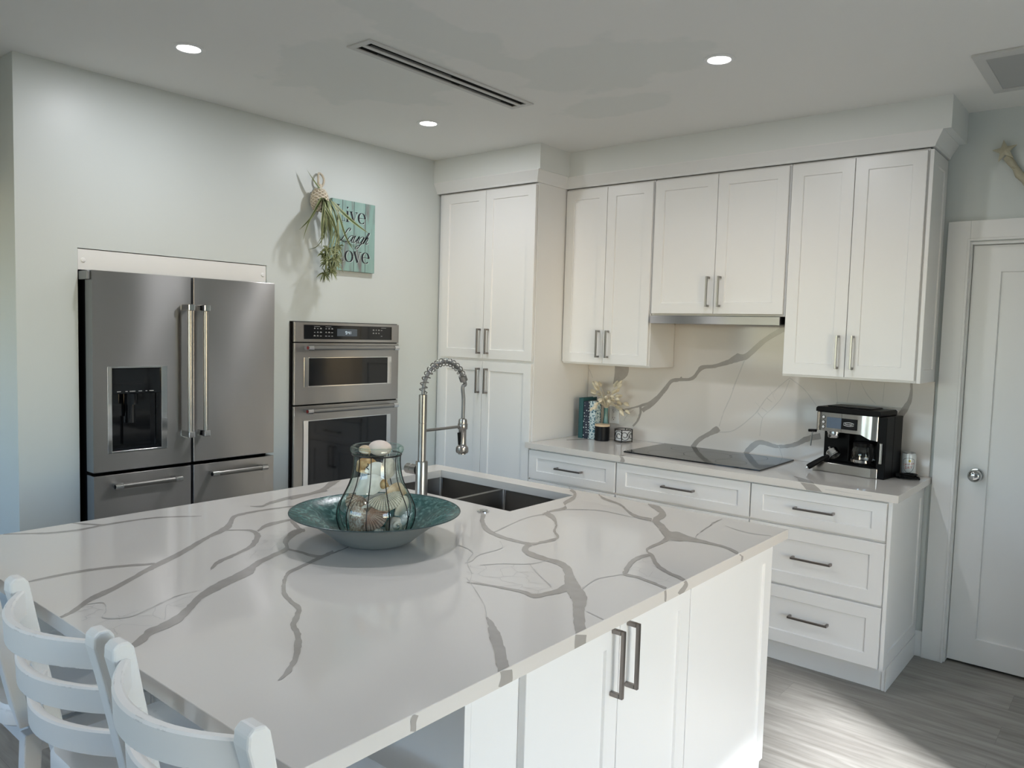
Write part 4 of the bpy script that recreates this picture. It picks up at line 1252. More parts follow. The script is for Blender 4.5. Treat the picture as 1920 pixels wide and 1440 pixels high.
mb.lathe([(.0192, -.012), (.0205, -.010), (.0205, .010), (.0192, .012)], (FX, SY, ZC+.262), 26)
obj('support_arm', mb, 'nickel', e, smooth=True)
mb = MB(); mb.lathe([(.0225, .0004), (.0225, .003), (.018, .005), (.015, .003), (.0115, .003), (.0105, .006), (0, .0065)], (1.822, -2.147, ZC), 30)
obj('air_switch', mb, 'chrome', smooth=True, org=(1.822, -2.147, ZC), label='small round metal push button on the island top beside the sink', cat='button')

# ------------------------------------------------------------------ bowl, jar, shells
BX, BY = 1.862, -2.690
e = empty('decorative_bowl', (BX, BY, ZC), 'wide flared teal glass bowl with a grey underside on the island top', 'bowl')
out = [(.0, .0005), (.078, .0005), (.098, .004), (.118, .014), (.150, .040), (.190, .068), (.228, .088), (.257, .099)]
mb = MB(); mb.lathe(out, (BX, BY, ZC), 72)
obj('underside', mb, 'bowlout', e, smooth=True, angle=60)
inn = [(.259, .1010), (.228, .0925), (.190, .0725), (.150, .0450), (.118, .0220), (.100, .0150), (.0, .0140)]
mb = MB(); mb.lathe(inn, (BX, BY, ZC), 72)
obj('inner_glass', mb, 'tealglass', e, smooth=True, angle=60)
mb = MB(); mb.tube([(BX+.2585*math.cos(2*PI*k/96), BY+.2585*math.sin(2*PI*k/96), ZC+.1003) for k in range(96)], .0018, 8, closed=True)
obj('rim', mb, 'rimdark', e, smooth=True)
JX, JY, JZ = 1.855, -2.683, ZC+.0145
e = empty('shell_jar', (JX, JY, JZ), 'greenish clear glass jar caged in black wire and filled with seashells', 'jar')
prof = [(.060, .0005), (.082, .004), (.096, .012), (.107, .030), (.1145, .050), (.1180, .070), (.1175, .088), (.113, .106), (.104, .126), (.0935, .146), (.0830, .168), (.0755, .190), (.0715, .212), (.0695, .232), (.0695, .250), (.0715, .262)]
rim = [(.0720, .262), (.0790, .266), (.0815, .273), (.0800, .281), (.0745, .285), (.0690, .283), (.0665, .277), (.0680, .270)]
mb = MB(); mb.lathe([(.0, .0005)]+prof+rim, (JX, JY, JZ), 56)
obj('glass', mb, 'jar', e, smooth=True, angle=80)
mb = MB()
NW = 11
for k in range(NW):
    a = 2*PI*(k+.35)/NW
    pts = [(JX+(r+.0022)*math.cos(a), JY+(r+.0022)*math.sin(a), JZ+z) for r, z in prof[1:]]
    mb.tube(cr_spline(pts, 3), .0016, 6)
obj('wire_rib', mb, 'wire', e, smooth=True)
mb = MB()
for r, z in ((.0722, .2585), (.094, .010)):
    mb = MB()
    mb.tube([(JX+(r+.0022)*math.cos(2*PI*k/60), JY+(r+.0022)*math.sin(2*PI*k/60), JZ+z) for k in range(60)], .0022, 7, closed=True)
    obj('wire_hoop', mb, 'wire', e, smooth=True)
ka = R(-62)
mb = MB()
mb.tube([(JX+(.0735+.004*math.sin(t*5))*math.cos(ka+.05*math.sin(t*7)), JY+(.0735+.004*math.sin(t*5))*math.sin(ka+.05*math.sin(t*7)), JZ+.24-.018*t) for t in [i/10 for i in range(11)]], .0014, 6)
obj('wire_knot', mb, 'wire', e, smooth=True)

def scallop(m, c, nrm, tip, size, ribs=16, dome=.45, ribh=.022, rings=0.):
    """fan-shaped ribbed shell: tip = direction from hinge to lip."""
    c, w = V(c), V(nrm).normalized()
    t = V(tip); t = (t-w*t.dot(w)).normalized(); s = w.cross(t)
    nu, nv = ribs*4, 12
    def P(u, v, off):
        a = (u-.5)*R(150)
        r = size*v*(.80+.20*math.cos(a*1.15))
        rib = ribh*size*math.cos(u*ribs*2*PI)*min(1, v*1.6)+rings*size*math.cos(v*44)
        h = dome*size*math.sin(min(1, v*1.03)*PI*.5)*(1-(abs(u-.5)*2)**2.6*.65)*(1.0-.55*v*v) + rib
        return c - t*size*.5 + t*r*math.cos(a)+s*r*math.sin(a)*1.02 + w*(h-off)
    uv = [(i/nu, j/nv) for j in range(nv+1) for i in range(nu+1)]*2
    vs = [P(i/nu, j/nv, 0) for j in range(nv+1) for i in range(nu+1)]+[P(i/nu, j/nv, .05*size) for j in range(nv+1) for i in range(nu+1)]
    N_ = (nu+1)*(nv+1)
    fs = []
    for j in range(nv):
        for i in range(nu):
            a = j*(nu+1)+i
            fs.append((a, a+1, a+nu+2, a+nu+1)); fs.append((N_+a+nu+1, N_+a+nu+2, N_+a+1, N_+a))
    for i in range(nu):
        a = nv*(nu+1)+i
        fs.append((a, a+1, N_+a+1, N_+a))
    for j in range(nv):
        for i in (0, nu):
            a = j*(nu+1)+i
            fs.append((a, a+nu+1, N_+a+nu+1, N_+a))
    m.add(vs, fs, 0, uv)

def snail(m, c, axis, size, turns=4.2, fat=.42, taper=.62):
    """coiled shell: tube on a tightening spiral about axis."""
    c, w = V(c), V(axis).normalized()
    a0 = w.orthogonal().normalized(); b0 = w.cross(a0)
    pts, rad = [], []
    n = int(turns*18)
    for k in range(n+1):
        q = k/n
        d = (1-q)**1.25*.98+.02
        ang = 2*PI*turns*q
        pts.append(c+w*size*(1.25*q-.45)*1.0 + (a0*math.cos(ang)+b0*math.sin(ang))*size*(1-fat)*d*.75)
        rad.append(size*fat*d)
    m.tube(pts, rad, 14)

SH = {k: shellmat('shell_'+k, *v) for k, v in dict(
    cream=((.62, .56, .46), (.74, .69, .60), 40), pink=((.56, .36, .26), (.70, .56, .44), 60), white=((.66, .67, .64), (.76, .77, .75), 30),
    tan=((.42, .29, .17), (.62, .50, .36), 45), speckle=((.34, .20, .13), (.66, .58, .48), 150), grey=((.42, .40, .36), (.60, .58, .53), 40),
    amber=((.36, .20, .07), (.58, .42, .22), 60), rosy=((.60, .50, .45), (.70, .62, .57), 20), dark=((.10, .10, .11), (.20, .19, .18), 40), creamrib=((.50, .46, .37), (.66, .62, .53), 40, .5, 18),
    pinkrib=((.46, .26, .18), (.62, .46, .36), 50, .5, 16), speckrib=((.26, .15, .09), (.58, .50, .40), 120, .5, 9)).items()}
SHELLS = 'seashells in the wire-caged jar'
def injar(m):
    for p in m.v:
        z = p.z-JZ
        z = max(.006, z)
        r = .068
        for (r0, z0), (r1, z1) in zip(prof, prof[1:]):
            if z0 <= z <= z1: r = r0+(r1-r0)*(z-z0)/(z1-z0)
        r -= .0035
        d = math.hypot(p.x-JX, p.y-JY)
        if d > r:
            p.x = JX+(p.x-JX)*r/d; p.y = JY+(p.y-JY)*r/d
        p.z = JZ+z
_f = V((.80, -.60, 0)).normalized()      # from the jar towards the room's near right corner
_s = V((.77, .638, 0))
def jp(a, b, z): return V((JX, JY, JZ+z))+_s*a+_f*b
def shell(kind, c, m_, label, *args, **kw):
    m = MB()
    {'fan': scallop, 'snail': snail}[kind](m, c, *args, **kw)
    injar(m)
    obj({'fan': 'scallop_shell', 'snail': 'snail_shell'}[kind], m, SH[m_], smooth=True, angle=60, org=c, label=label, cat='seashell', group=SHELLS)
def clam(c, nrm, tip, m_, size, label, ratio=.78, dome=.42):
    m = MB(); scallop(m, c, nrm, tip, size*2, ribs=6, dome=dome*.9, ribh=.004, rings=.006)
    injar(m)
    obj('clam_shell', m, SH[m_], smooth=True, angle=60, org=c, label=label, cat='seashell', group=SHELLS)
up = V((0, 0, 1))
m = MB(); m.ellipsoid(jp(.008, .012, .2790), _s*.036, _f*.027, up*.024, 28, 16)
obj('smooth_shell', m, SH['rosy'], smooth=True, angle=70, org=jp(.008, .012, .279), label='smooth rounded pinkish shell on top in the jar mouth', cat='seashell', group=SHELLS)
m = MB(); m.ellipsoid(jp(-.036, .012, .2725), (_s+_f*.4)*.020, (_f-_s*.4)*.014, up*.014, 22, 12)
obj('smooth_shell', m, SH['tan'], smooth=True, angle=70, org=jp(-.036, .012, .2725), label='small tan shell in the jar mouth beside the pink one', cat='seashell', group=SHELLS)
clam(jp(-.034, .030, .226), _f+up*.3, up, 'amber', .025, 'brown shell against the glass just below the left of the jar neck', .9, .5)
clam(jp(.000, .034, .216), _f+up*.2, up+_s*.2, 'white', .023, 'bluish white oval shell in the middle of the jar neck', 1.2, .5)
clam(jp(.032, .026, .222), _f+_s*.4, _s, 'grey', .023, 'grey shell at the right of the jar neck behind the wire knot', .9, .5)
clam(jp(-.020, .050, .172), _f+up*.2, up*.8-_s*.2, 'white', .031, 'large bluish white shell with two bright glints below the jar neck', 1.15, .42)
shell('snail', jp(.024, .046, .172), 'amber', 'small tan and amber coiled snail shell right of the bluish white shell', _s*.9+_f*.4-up*.2, .021)
clam(jp(.056, .018, .150), _f+_s*.8, up, 'tan', .026, 'tan shell inside the right shoulder of the jar', 1.1, .4)
shell('fan', jp(.028, .062, .122), 'creamrib', 'big cream ribbed scallop shell across the middle of the jar', _f*.8+up*.75, _s*.35-up*.9+_f*.5, .066, ribs=18, dome=.38)
shell('fan', jp(-.060, .040, .110), 'speckrib', 'brown speckled scallop shell at the left of the jar', _f*.7+up*.6-_s*.4, -_s*.5-up*.6+_f*.4, .056, ribs=9, dome=.42)
shell('fan', jp(-.004, .078, .080), 'pinkrib', 'pink ribbed scallop shell under the big cream one', _f*.9+up*.45, _s*.8-up*.35, .062, ribs=16, dome=.40)
clam(jp(-.052, .070, .056), _f-_s*.35+up*.2, _s, 'speckle', .034, 'mottled brown shell low at the left of the jar', .8, .45)
shell('snail', jp(.006, .092, .040), 'grey', 'shiny grey pointed snail shell lying low in the middle of the jar', _s*.98+_f*.12+up*.12, .024, turns=3.6)
shell('snail', jp(.056, .060, .048), 'cream', 'round cream moon snail shell low at the right of the jar', _f*.8+up*.35+_s*.2, .038, turns=2.6, fat=.62)
clam(jp(-.046, .072, .018), up*.6+_f*.6, _s, 'cream', .032, 'pale shell lying on the jar floor at the left', .8, .35)
clam(jp(.020, .080, .014), up, _s, 'dark', .026, 'dark flat shell lying on the middle of the jar floor', .8, .35)
clam(jp(.075, .005, .100), _s+_f*.3, up, 'cream', .032, 'cream shell inside the right wall of the jar', 1.0, .35)
clam(jp(-.078, .000, .072), -_s+_f*.2, up, 'cream', .032, 'cream shell inside the left wall of the jar', 1.0, .35)
clam(jp(.0, -.010, .10), up, _s, 'grey', .050, 'grey shell in the middle of the heap behind the cream scallop', 1.0, .5)
clam(jp(.0, -.040, .06), up, _s, 'tan', .050, 'tan shell at the back of the heap in the jar', 1.0, .5)
clam(jp(.0, .0, .168), up, _s, 'cream', .036, 'cream shell hidden behind the bluish white shells', 1.0, .5)

# ------------------------------------------------------------------ stools
def post(sx):
    m = MB()
    hw = .0180
    prof = []
    # side outline (y,z) of the leaning post, rear edge up then front edge down
    rear = [(-.192, .650), (-.207, .72), (-.240, .88), (-.262, .98), (-.276, 1.036), (-.275, 1.054), (-.266, 1.062)]
    fr = [(-.252, 1.061), (-.244, 1.050), (-.238, 1.02), (-.231, .98), (-.212, .88), (-.180, .72), (-.166, .650)]
    fr = [(y+.002, z) for y, z in fr]
    prof = rear+fr
    m.prism([(y, z) for y, z in prof], (sx*.1900-hw, 0, 0), (0, 1, 0), (0, 0, 1), (1, 0, 0), 2*hw)
    return m
def slat(z0, z1, bow=.066):
    m = MB()
    N_, half = 18, .176
    vs = []
    zm = (z0+z1)/2
    for i in range(N_+1):
        q = -1+2*i/N_
        x = q*half
        yb = -.252+.22*(1.0-zm) - bow*(1-q*q)
        for dy, z in ((-.009, z0), (.009, z0), (.009, z1-.003), (.005, z1), (-.005, z1), (-.009, z1-.003)):
            vs.append(V((x, yb+dy+.05*(zm-z), z)))
    fs = []
    for i in range(N_):
        for j in range(6):
            j2 = (j+1) % 6
            fs.append((i*6+j, i*6+j2, i*6+6+j2, i*6+6+j))
    fs += [tuple(range(6)), tuple(N_*6+j for j in range(6))[::-1]]
    m.add(vs, fs)
    return m
def make_stool(loc, label):
    e = empty('bar_stool', loc, label, 'stool', 'white ladder-back bar stools along the near side of the island')
    A = [(p[0], p[1]) for p in rrect(-.215, .215, -.215, .205, .07, 7)]
    m = MB(); k = len(A)
    vs = [V((x*s, y*s, z)) for s, z in ((.97, .650), (1.0, .656), (1.0, .690), (.975, .700), (.80, .700), (.72, .690), (.4, .684), (.0001, .683)) for x, y in A]
    fs = [(r*k+i, r*k+(i+1) % k, (r+1)*k+(i+1) % k, (r+1)*k+i) for r in range(7) for i in range(k)]
    fs.append(tuple(range(k))[::-1])
    m.add(vs, fs)
    obj('seat', m, 'stool', e, smooth=True, local=True, angle=40)
    for s in (-1, 1):
        obj('back_post', post(s), 'stool', e, bevel=.004, local=True)
    for z0, z1 in ((.988, 1.036), (.905, .949), (.822, .866)):
        obj('slat', slat(z0, z1), 'stool', e, smooth=True, angle=30, local=True)
    m = MB(); m.lathe([(.0, .612), (.11, .612), (.11, .649), (.0, .649)], (0, 0, 0), 32)
    obj('swivel', m, 'steelside', e, smooth=True, local=True)
    m = MB()
    for x0, x1, y0, y1 in ((-.155, .155, -.150, -.128), (-.155, .155, .128, .150), (-.150, -.128, -.128, .128), (.128, .150, -.128, .128)):
        m.box(x0, x1, y0, y1, .555, .611)
    m.box(-.128, .128, -.03, .03, .58, .611)
    obj('apron', m, 'stool', e, bevel=.002, local=True)
    for sx in (-1, 1):
        for sy in (-1, 1):
            m = MB()
            top, bot = V((sx*.150, sy*.150, .611)), V((sx*.195, sy*.195, .0))
            d = (bot-top)
            vs = []
            for p, h in ((top, .019), (bot, .016)):
                vs += [p+V((a*h, b*h, 0)) for a, b in ((-1, -1), (1, -1), (1, 1), (-1, 1))]
            m.add(vs, [(0, 1, 2, 3), (7, 6, 5, 4), (0, 4, 5, 1), (1, 5, 6, 2), (2, 6, 7, 3), (3, 7, 4, 0)])
            obj('leg', m, 'stool', e, bevel=.003, local=True)
    for a in range(4):
        m = MB()
        z = .20 if a % 2 else .16
        r_ = .150+.045*(.611-z)/.611
        c_ = [V((-r_, -r_, z)), V((r_, -r_, z)), V((r_, r_, z)), V((-r_, r_, z))]
        p, q = c_[a], c_[(a+1) % 4]
        m.tube([p, q], .011, 10)
        obj('stretcher', m, 'stool', e, smooth=True, local=True)
    return e
def copy_tree(o, parent=None):
    c = o.copy(); COL.objects.link(c)
    if parent is not None: c.parent = parent
    for ch in o.children: copy_tree(ch, c)
    return c
st = make_stool((2.630, -3.447, 0), 'white ladder-back stool nearest the corner of the island, in front')
for x, lab in ((2.178, 'white ladder-back stool between the other two stools, its three slats in full view'), (1.572, 'white stool farthest along the island, only its post and seat edge showing')):
    c = copy_tree(st); c.location = (x, -3.447, 0); c['label'] = lab

# ------------------------------------------------------------------ wall sign
SY0, SY1, SZ0, SZ1 = -1.478, -1.164, 1.891, 2.295
e = empty('wall_sign', (.014, (SY0+SY1)/2, (SZ0+SZ1)/2), 'turquoise plank sign with the words Live Laugh Love on the left wall', 'sign')
mb = MB(); mb.box(.003, .026, SY0, SY1, SZ0, SZ1)
obj('board', mb, 'sign', e, bevel=.0015)
W_, H_ = SY1-SY0, SZ1-SZ0
def arc(cx, cy, rx, ry, a0, a1, n=22):
    return [(cx+rx*math.cos(R(a0+(a1-a0)*i/n)), cy+ry*math.sin(R(a0+(a1-a0)*i/n))) for i in range(n+1)]
def wv(pts, thin, thick):      # stress on steep parts of the stroke
    w = []
    for i in range(len(pts)):
        a, b = pts[max(0, i-1)], pts[min(len(pts)-1, i+1)]
        l = math.hypot(b[0]-a[0], b[1]-a[1]) or 1
        w.append(thin+(thick-thin)*abs((b[1]-a[1])/l)**2)
    return w
TH, TK = .055, .23
def g_L():
    return [([(.12, 0), (.12, 1.5)], [TK, TK]), ([(-.08, 1.48), (.34, 1.48)], [TH]*2), ([(-.08, .02), (.86, .02)], [.045]*2), ([(.84, 0), (.90, .40)], [.10, .02])], 1.0
def g_i():
    return [([(.15, 0), (.15, 1.0)], [TK, TK]), ([(-.02, .985), (.15, .985)], [TH]*2), ([(-.03, .015), (.33, .015)], [TH]*2), (arc(.15, 1.33, .05, .05, 0, 360, 12), [.10]*13)], .42
def g_v():
    return [([(.10, 1.0), (.42, 0)], [TK, TK*.9]), ([(.42, 0), (.72, 1.0)], [.05, TH]), ([(-.06, .985), (.28, .985)], [TH]*2), ([(.56, .985), (.88, .985)], [TH]*2)], .88
def g_e():
    p = arc(.42, .5, .36, .5, 0, 315, 30)
    return [(p, wv(p, TH, TK)), ([(.08, .52), (.79, .52)], [TH]*2)], .86
def g_o():
    p = arc(.44, .5, .38, .5, 0, 360, 36)
    return [(p, wv(p, TH, TK))], .92
def italic(pts, sk=.42):
    return [(x+y*sk, y) for x, y in pts]
def spl(pts, k=6): return [(p.x, p.y) for p in cr_spline([(a, b, 0) for a, b in pts], k)]
def g_SL():
    p = italic(spl([(.75, 1.55), (.80, 1.85), (.58, 1.95), (.38, 1.55), (.30, .85), (.18, .25), (-.10, .0), (-.28, .14), (-.05, .26), (.35, .08), (.75, -.05), (1.05, .10)]))
    return [(p, wv(p, .075, .19))], 1.02
def g_a():
    p = italic(spl([(.62, .82), (.42, 1.0), (.12, .75), (.05, .30), (.22, .02), (.45, .22), (.62, .85), (.62, .25), (.74, .02), (.92, .18)]))
    return [(p, wv(p, .07, .17))], .78
def g_u():
    p = italic(spl([(-.05, .75), (.12, .98), (.10, .40), (.18, .04), (.38, .12), (.60, .62), (.66, 1.0), (.62, .35), (.72, .02), (.92, .18)]))
    return [(p, wv(p, .07, .17))], .80
def g_g():
    p = italic(spl([(.62, .82), (.42, 1.0), (.12, .75), (.05, .30), (.22, .02), (.45, .22), (.64, .90), (.56, .10), (.36, -.66), (.05, -.80), (.02, -.50), (.40, -.18), (.92, .20)]))
    return [(p, wv(p, .07, .17))], .80
def g_h():
    p = italic(spl([(-.02, .2), (.25, .85), (.36, 1.5), (.24, 1.62), (.14, 1.1), (.08, .45), (.02, 0)]))
    q = italic(spl([(.03, .25), (.20, .80), (.42, .98), (.48, .70), (.46, .25), (.56, .02), (.76, .2)]))
    return [(p, wv(p, .07, .17)), (q, wv(q, .07, .17))], .70
def word(m, gl, u0, base, xh, sx, x, mi):
    u = u0
    for g in gl:
        st_, adv = g()
        for p, w in st_:
            m.ribbon([(SY0+(u+px*xh*sx)*W_, SZ1-(base*H_)+py*xh*H_) for px, py in p], [q*xh*H_ for q in w], lambda a, b: V((x, a, b)), mi)
        u += adv*xh*sx
for nm, gl, u0, base, xh, sx in (('lettering', (g_L, g_i, g_v, g_e), .10, .300, .150, 1.42), ('lettering', (g_SL, g_a, g_u, g_g, g_h), .17, .590, .105, 1.50), ('lettering', (g_L, g_o, g_v, g_e), .07, .868, .155, 1.42)):
    mb = MB()
    word(mb, gl, u0, base, xh, sx, .0267, 0)
    m2 = MB(); word(m2, gl, u0+.010, base+.004, xh, sx, .0263, 1)
    mb.add(m2.v, m2.f, 1)
    obj(nm, mb, ['ink', 'inklight'], e, fix=False)

# ------------------------------------------------------------------ hanging plant
LEAVES= [([(80,-1564,2286),(70,-1613,2338),(60,-1646,2381),(50,-1672,2420)],0.017),([(100,-1604,2271),(130,-1658,2213),(120,-1686,2151),(100,-1748,2078)],0.02),([(100,-1601,2269),(140,-1677,2190),(140,-1724,2105),(120,-1738,2026)],0.013),([(100,-1532,2259),(120,-1476,2204),(120,-1384,2153),(110,-1284,2113)],0.021),([(100,-1545,2262),(150,-1531,2189),(150,-1479,2073),(120,-1398,2003)],0.014),([(100,-1582,2262),(150,-1606,2189),(150,-1629,2076),(130,-1656,2007)],0.019),([(100,-1594,2260),(140,-1604,2170),(140,-1615,2068),(120,-1646,2001),(100,-1688,1980)],0.013),([(88,-1588,2276),(104,-1602,2210),(114,-1609,2126),(94,-1603,2039)],0.0156),([(84,-1586,2276),(106,-1588,2212),(116,-1567,2131),(96,-1539,2059)],0.0158),([(97,-1579,2264),(146,-1602,2208),(156,-1632,2120),(136,-1621,2044)],0.0146),([(99,-1584,2275),(133,-1587,2211),(143,-1585,2127),(123,-1564,2065)],0.0128),([(88,-1570,2271),(166,-1598,2214),(176,-1601,2123),(156,-1579,1984)],0.012),([(86,-1584,2267),(94,-1565,2226),(104,-1535,2136),(84,-1489,2091)],0.0131),([(86,-1565,2269),(108,-1563,2229),(118,-1586,2128),(98,-1592,2038)],0.0129),([(95,-1584,2273),(96,-1550,2226),(106,-1526,2137),(86,-1476,2086)],0.013),([(99,-1597,2259),(153,-1628,2207),(163,-1608,2123),(143,-1587,2077)],0.0111),([(92,-1589,2260),(127,-1585,2213),(137,-1548,2132),(117,-1489,2006)],0.0121),([(80,-1576,2273),(177,-1645,2220),(187,-1666,2114),(167,-1651,2031)],0.0157),([(84,-1582,2271),(178,-1644,2220),(188,-1656,2115),(168,-1631,2064)],0.012),([(100,-1585,2272),(134,-1601,2228),(144,-1621,2122),(124,-1618,2074)],0.0156),([(81,-1578,2272),(112,-1567,2227),(122,-1533,2135),(102,-1475,2043)],0.0163),([(84,-1569,2276),(113,-1564,2232),(123,-1561,2131),(103,-1551,2084)],0.0119),([(98,-1600,2267),(179,-1637,2206),(189,-1588,2124),(169,-1536,2023)],0.0155),([(98,-1588,2260),(169,-1638,2214),(179,-1654,2116),(159,-1652,2050)],0.0158),([(85,-1575,2267),(149,-1589,2208),(159,-1560,2129),(139,-1530,2029)],0.0114),([(83,-1564,2265),(94,-1525,2220),(104,-1501,2140),(84,-1465,2023)],0.0114),([(84,-1587,2261),(157,-1626,2225),(167,-1595,2124),(147,-1563,2021)],0.0111),([(91,-1572,2263),(160,-1611,2205),(170,-1646,2118),(150,-1642,1986)],0.015),([(81,-1580,2269),(132,-1590,2232),(142,-1553,2131),(122,-1505,2005)],0.0139),([(90,-1572,2265),(123,-1566,2237),(133,-1558,2131),(113,-1541,2073)],0.016),([(85,-1589,2271),(161,-1636,2212),(171,-1608,2122),(151,-1580,2040)],0.0116),([(97,-1598,2267),(136,-1613,2210),(146,-1598,2125),(126,-1549,1988)],0.0163),([(83,-1585,2264),(128,-1615,2208),(138,-1619,2123),(118,-1590,1990)],0.0119),([(80,-1575,2267),(171,-1631,2216),(181,-1634,2118),(161,-1618,2017)],0.0139),([(87,-1574,2264),(112,-1570,2218),(122,-1563,2131),(102,-1552,2079)],0.0148),([(98,-1583,2268),(172,-1612,2219),(182,-1599,2123),(162,-1578,2047)],0.0157),([(93,-1581,2271),(159,-1612,2224),(169,-1621,2121),(149,-1594,2065)],0.0119)]
TUFTS= [((130,-1594,1978),16),((150,-1553,1973),16),((130,-1519,1944),16),((160,-1598,1924),18),((130,-1547,1898),16),((150,-1608,1908),14),((120,-1595,1852),18),((140,-1569,1866),14),((120,-1505,2000),14),((120,-1605,1950),14),((170,-1568,1931),14),((120,-1517,1917),12)]
c0 = V((.052, -1.585, 2.262))
e = empty('hanging_planter', c0, 'cream knotted hanging planter with a trailing spider plant on the left wall', 'plant')
mb = MB()
mb.ellipsoid(c0, (.042, 0, 0), (0, .046, 0), (0, 0, .062), 24, 16)
for k in range(13):
    z = -.055+.110*k/12
    r = math.sqrt(max(.02, 1-(z/.066)**2))
    mb.tube([c0+V((.044*r*math.cos(a), .048*r*math.sin(a), z+.0035*math.sin(a*8+k*PI))) for a in [2*PI*i/48 for i in range(48)]], .0050, 7, closed=True)
obj('basket', mb, 'basket', e, smooth=True, angle=80)
mb = MB()
lp = []
for k in range(24):
    a = 2*PI*k/24
    lp.append(V((.026, -1.562, 2.378))+V((.008*math.cos(a*2), .019*math.cos(a), .040*math.sin(a))))
mb.tube(lp, .0062, 8, closed=True)
mb.tube([(.045, -1.577, 2.315), (.034, -1.570, 2.335), (.028, -1.564, 2.352)], .011, 8)
obj('hanging_loop', mb, 'basket', e, smooth=True, angle=80)
rnd = random.Random(21)
def leaf(m, pts, w, twist=0., fold=.25):
    P = cr_spline(pts, 6)
    n = len(P)
    vs, uv = [], []
    for i, p in enumerate(P):
        t = (P[min(n-1, i+1)]-P[max(0, i-1)]).normalized()
        s = t.cross(V((1, .1, 0)))
        s = s.normalized() if s.length > .05 else V((0, 1, 0))
        nrm = s.cross(t)
        q = i/(n-1)
        wi = w*max(.06, min(1, (q*5+.35))*(1-q**3.2))
        a = twist*q
        s2 = s*math.cos(a)+nrm*math.sin(a); n2 = nrm*math.cos(a)-s*math.sin(a)
        for k, u in ((-1, 0), (0, .5), (1, 1)):
            vs.append(p+s2*wi*k*.5 - n2*(wi*fold*.5 if k == 0 else 0)); uv.append((u, q))
    fs = []
    for i in range(n-1):
        for k in range(2):
            fs.append((i*3+k, i*3+k+1, i*3+3+k+1, i*3+3+k))
    m.add(vs, fs, 0, uv)
mb = MB()
for p, w in LEAVES:
    leaf(mb, [V(q)/1000 for q in p], w, rnd.uniform(-1.2, 1.2))
for q, n_ in TUFTS:
    c = V(q)/1000
    for k in range(n_):
        a = 2*PI*(k+rnd.random()*.7)/n_
        l = rnd.uniform(.024, .044)
        d = V((rnd.uniform(-.7, .9), math.cos(a), math.sin(a))).normalized()
        leaf(mb, [c, c+d*l*.55+V((0, 0, l*.10)), c+d*l*1.15+V((0, 0, -l*.45))], rnd.uniform(.008, .012), rnd.uniform(-1, 1), .4)
    mb.tube(cr_spline([V((.10, -1.55, 2.27)), V((.15, -1.53, 2.16)), c], 6), .0016, 5)
obj('foliage', mb, 'leaf', e, smooth=True, fix=False, angle=60)

# ------------------------------------------------------------------ driftwood ornament on the back wall
c1, c2 = V((3.090, -.022, 2.425)), V((3.40, -.030, 1.98))
e = empty('driftwood_ornament', c1, 'pale driftwood stick with a starfish at its top, hung on the back wall', 'wall decoration')
mb = MB()
rn = random.Random(5)
P = [c1.lerp(c2, k/16)+V((rn.uniform(-.003, .003), 0, rn.uniform(-.003, .003))) for k in range(17)]
mb.tube(P, [.014+rn.uniform(-.002, .004) for _ in P], 12)
obj('stick', mb, 'star', e, smooth=True, angle=70)
for k in range(5):
    c = c1.lerp(c2, .12+k*.19)
    mb = MB(); mb.tube([c+V((.009*math.cos(a), -.0125, .006*math.sin(a))) for a in [2*PI*i/12 for i in range(12)]], .0032, 6, closed=True)
    obj('knot_hole', mb, 'star', e, smooth=True)
mb = MB()
sc = V((3.085, -.040, 2.452))
vs = [sc+V((0, -.014, 0))]
for k in range(10):
    a = PI/2+.15+2*PI*k/10
    r = .052 if k % 2 == 0 else .021
    vs.append(sc+V((r*math.cos(a), -.004 if k % 2 else .002, r*math.sin(a))))
vs += [v+V((0, .012, 0)) for v in vs]
fs = [(0, 1+k, 1+(k+1) % 10) for k in range(10)]+[(11, 12+(k+1) % 10, 12+k) for k in range(10)]+[(1+k, 12+k, 12+(k+1) % 10, 1+(k+1) % 10) for k in range(10)]
mb.add(vs, fs)
obj('starfish', mb, 'star', e, bevel=.003)

# ------------------------------------------------------------------ things on the back worktop
def book(x0, x1, h, y0, y1, cover, label, lean=0.):
    e = empty('book', ((x0+x1)/2, (y0+y1)/2, ZC), label, 'book', 'books standing on the worktop by the pantry')
    m = MB(); t = .0028
    z0 = ZC+.0006
    m.box(x0, x0+t, y0, y1, z0, z0+h); m.box(x1-t, x1, y0, y1, z0, z0+h); m.box(x0+t, x1-t, y0, y0+t, z0, z0+h)
    obj('cover', m, cover, e, bevel=.0008)
    m = MB(); m.box(x0+t+.0002, x1-t-.0002, y0+t+.0002, y1-.004, z0+.004, z0+h-.004)
    obj('pages', m, 'page', e)
book(.902, .9345, .254, -.224, -.070, 'teal', 'plain teal hardback, tallest book, nearest the pantry')
book(.936, .9765, .235, -.220, -.080, 'navy', 'navy book with white dots, in the middle of the three books')
book(.978, 1.020, .238, -.214, -.153, 'pattern', 'white book with a blue printed pattern, beside the grass vase')
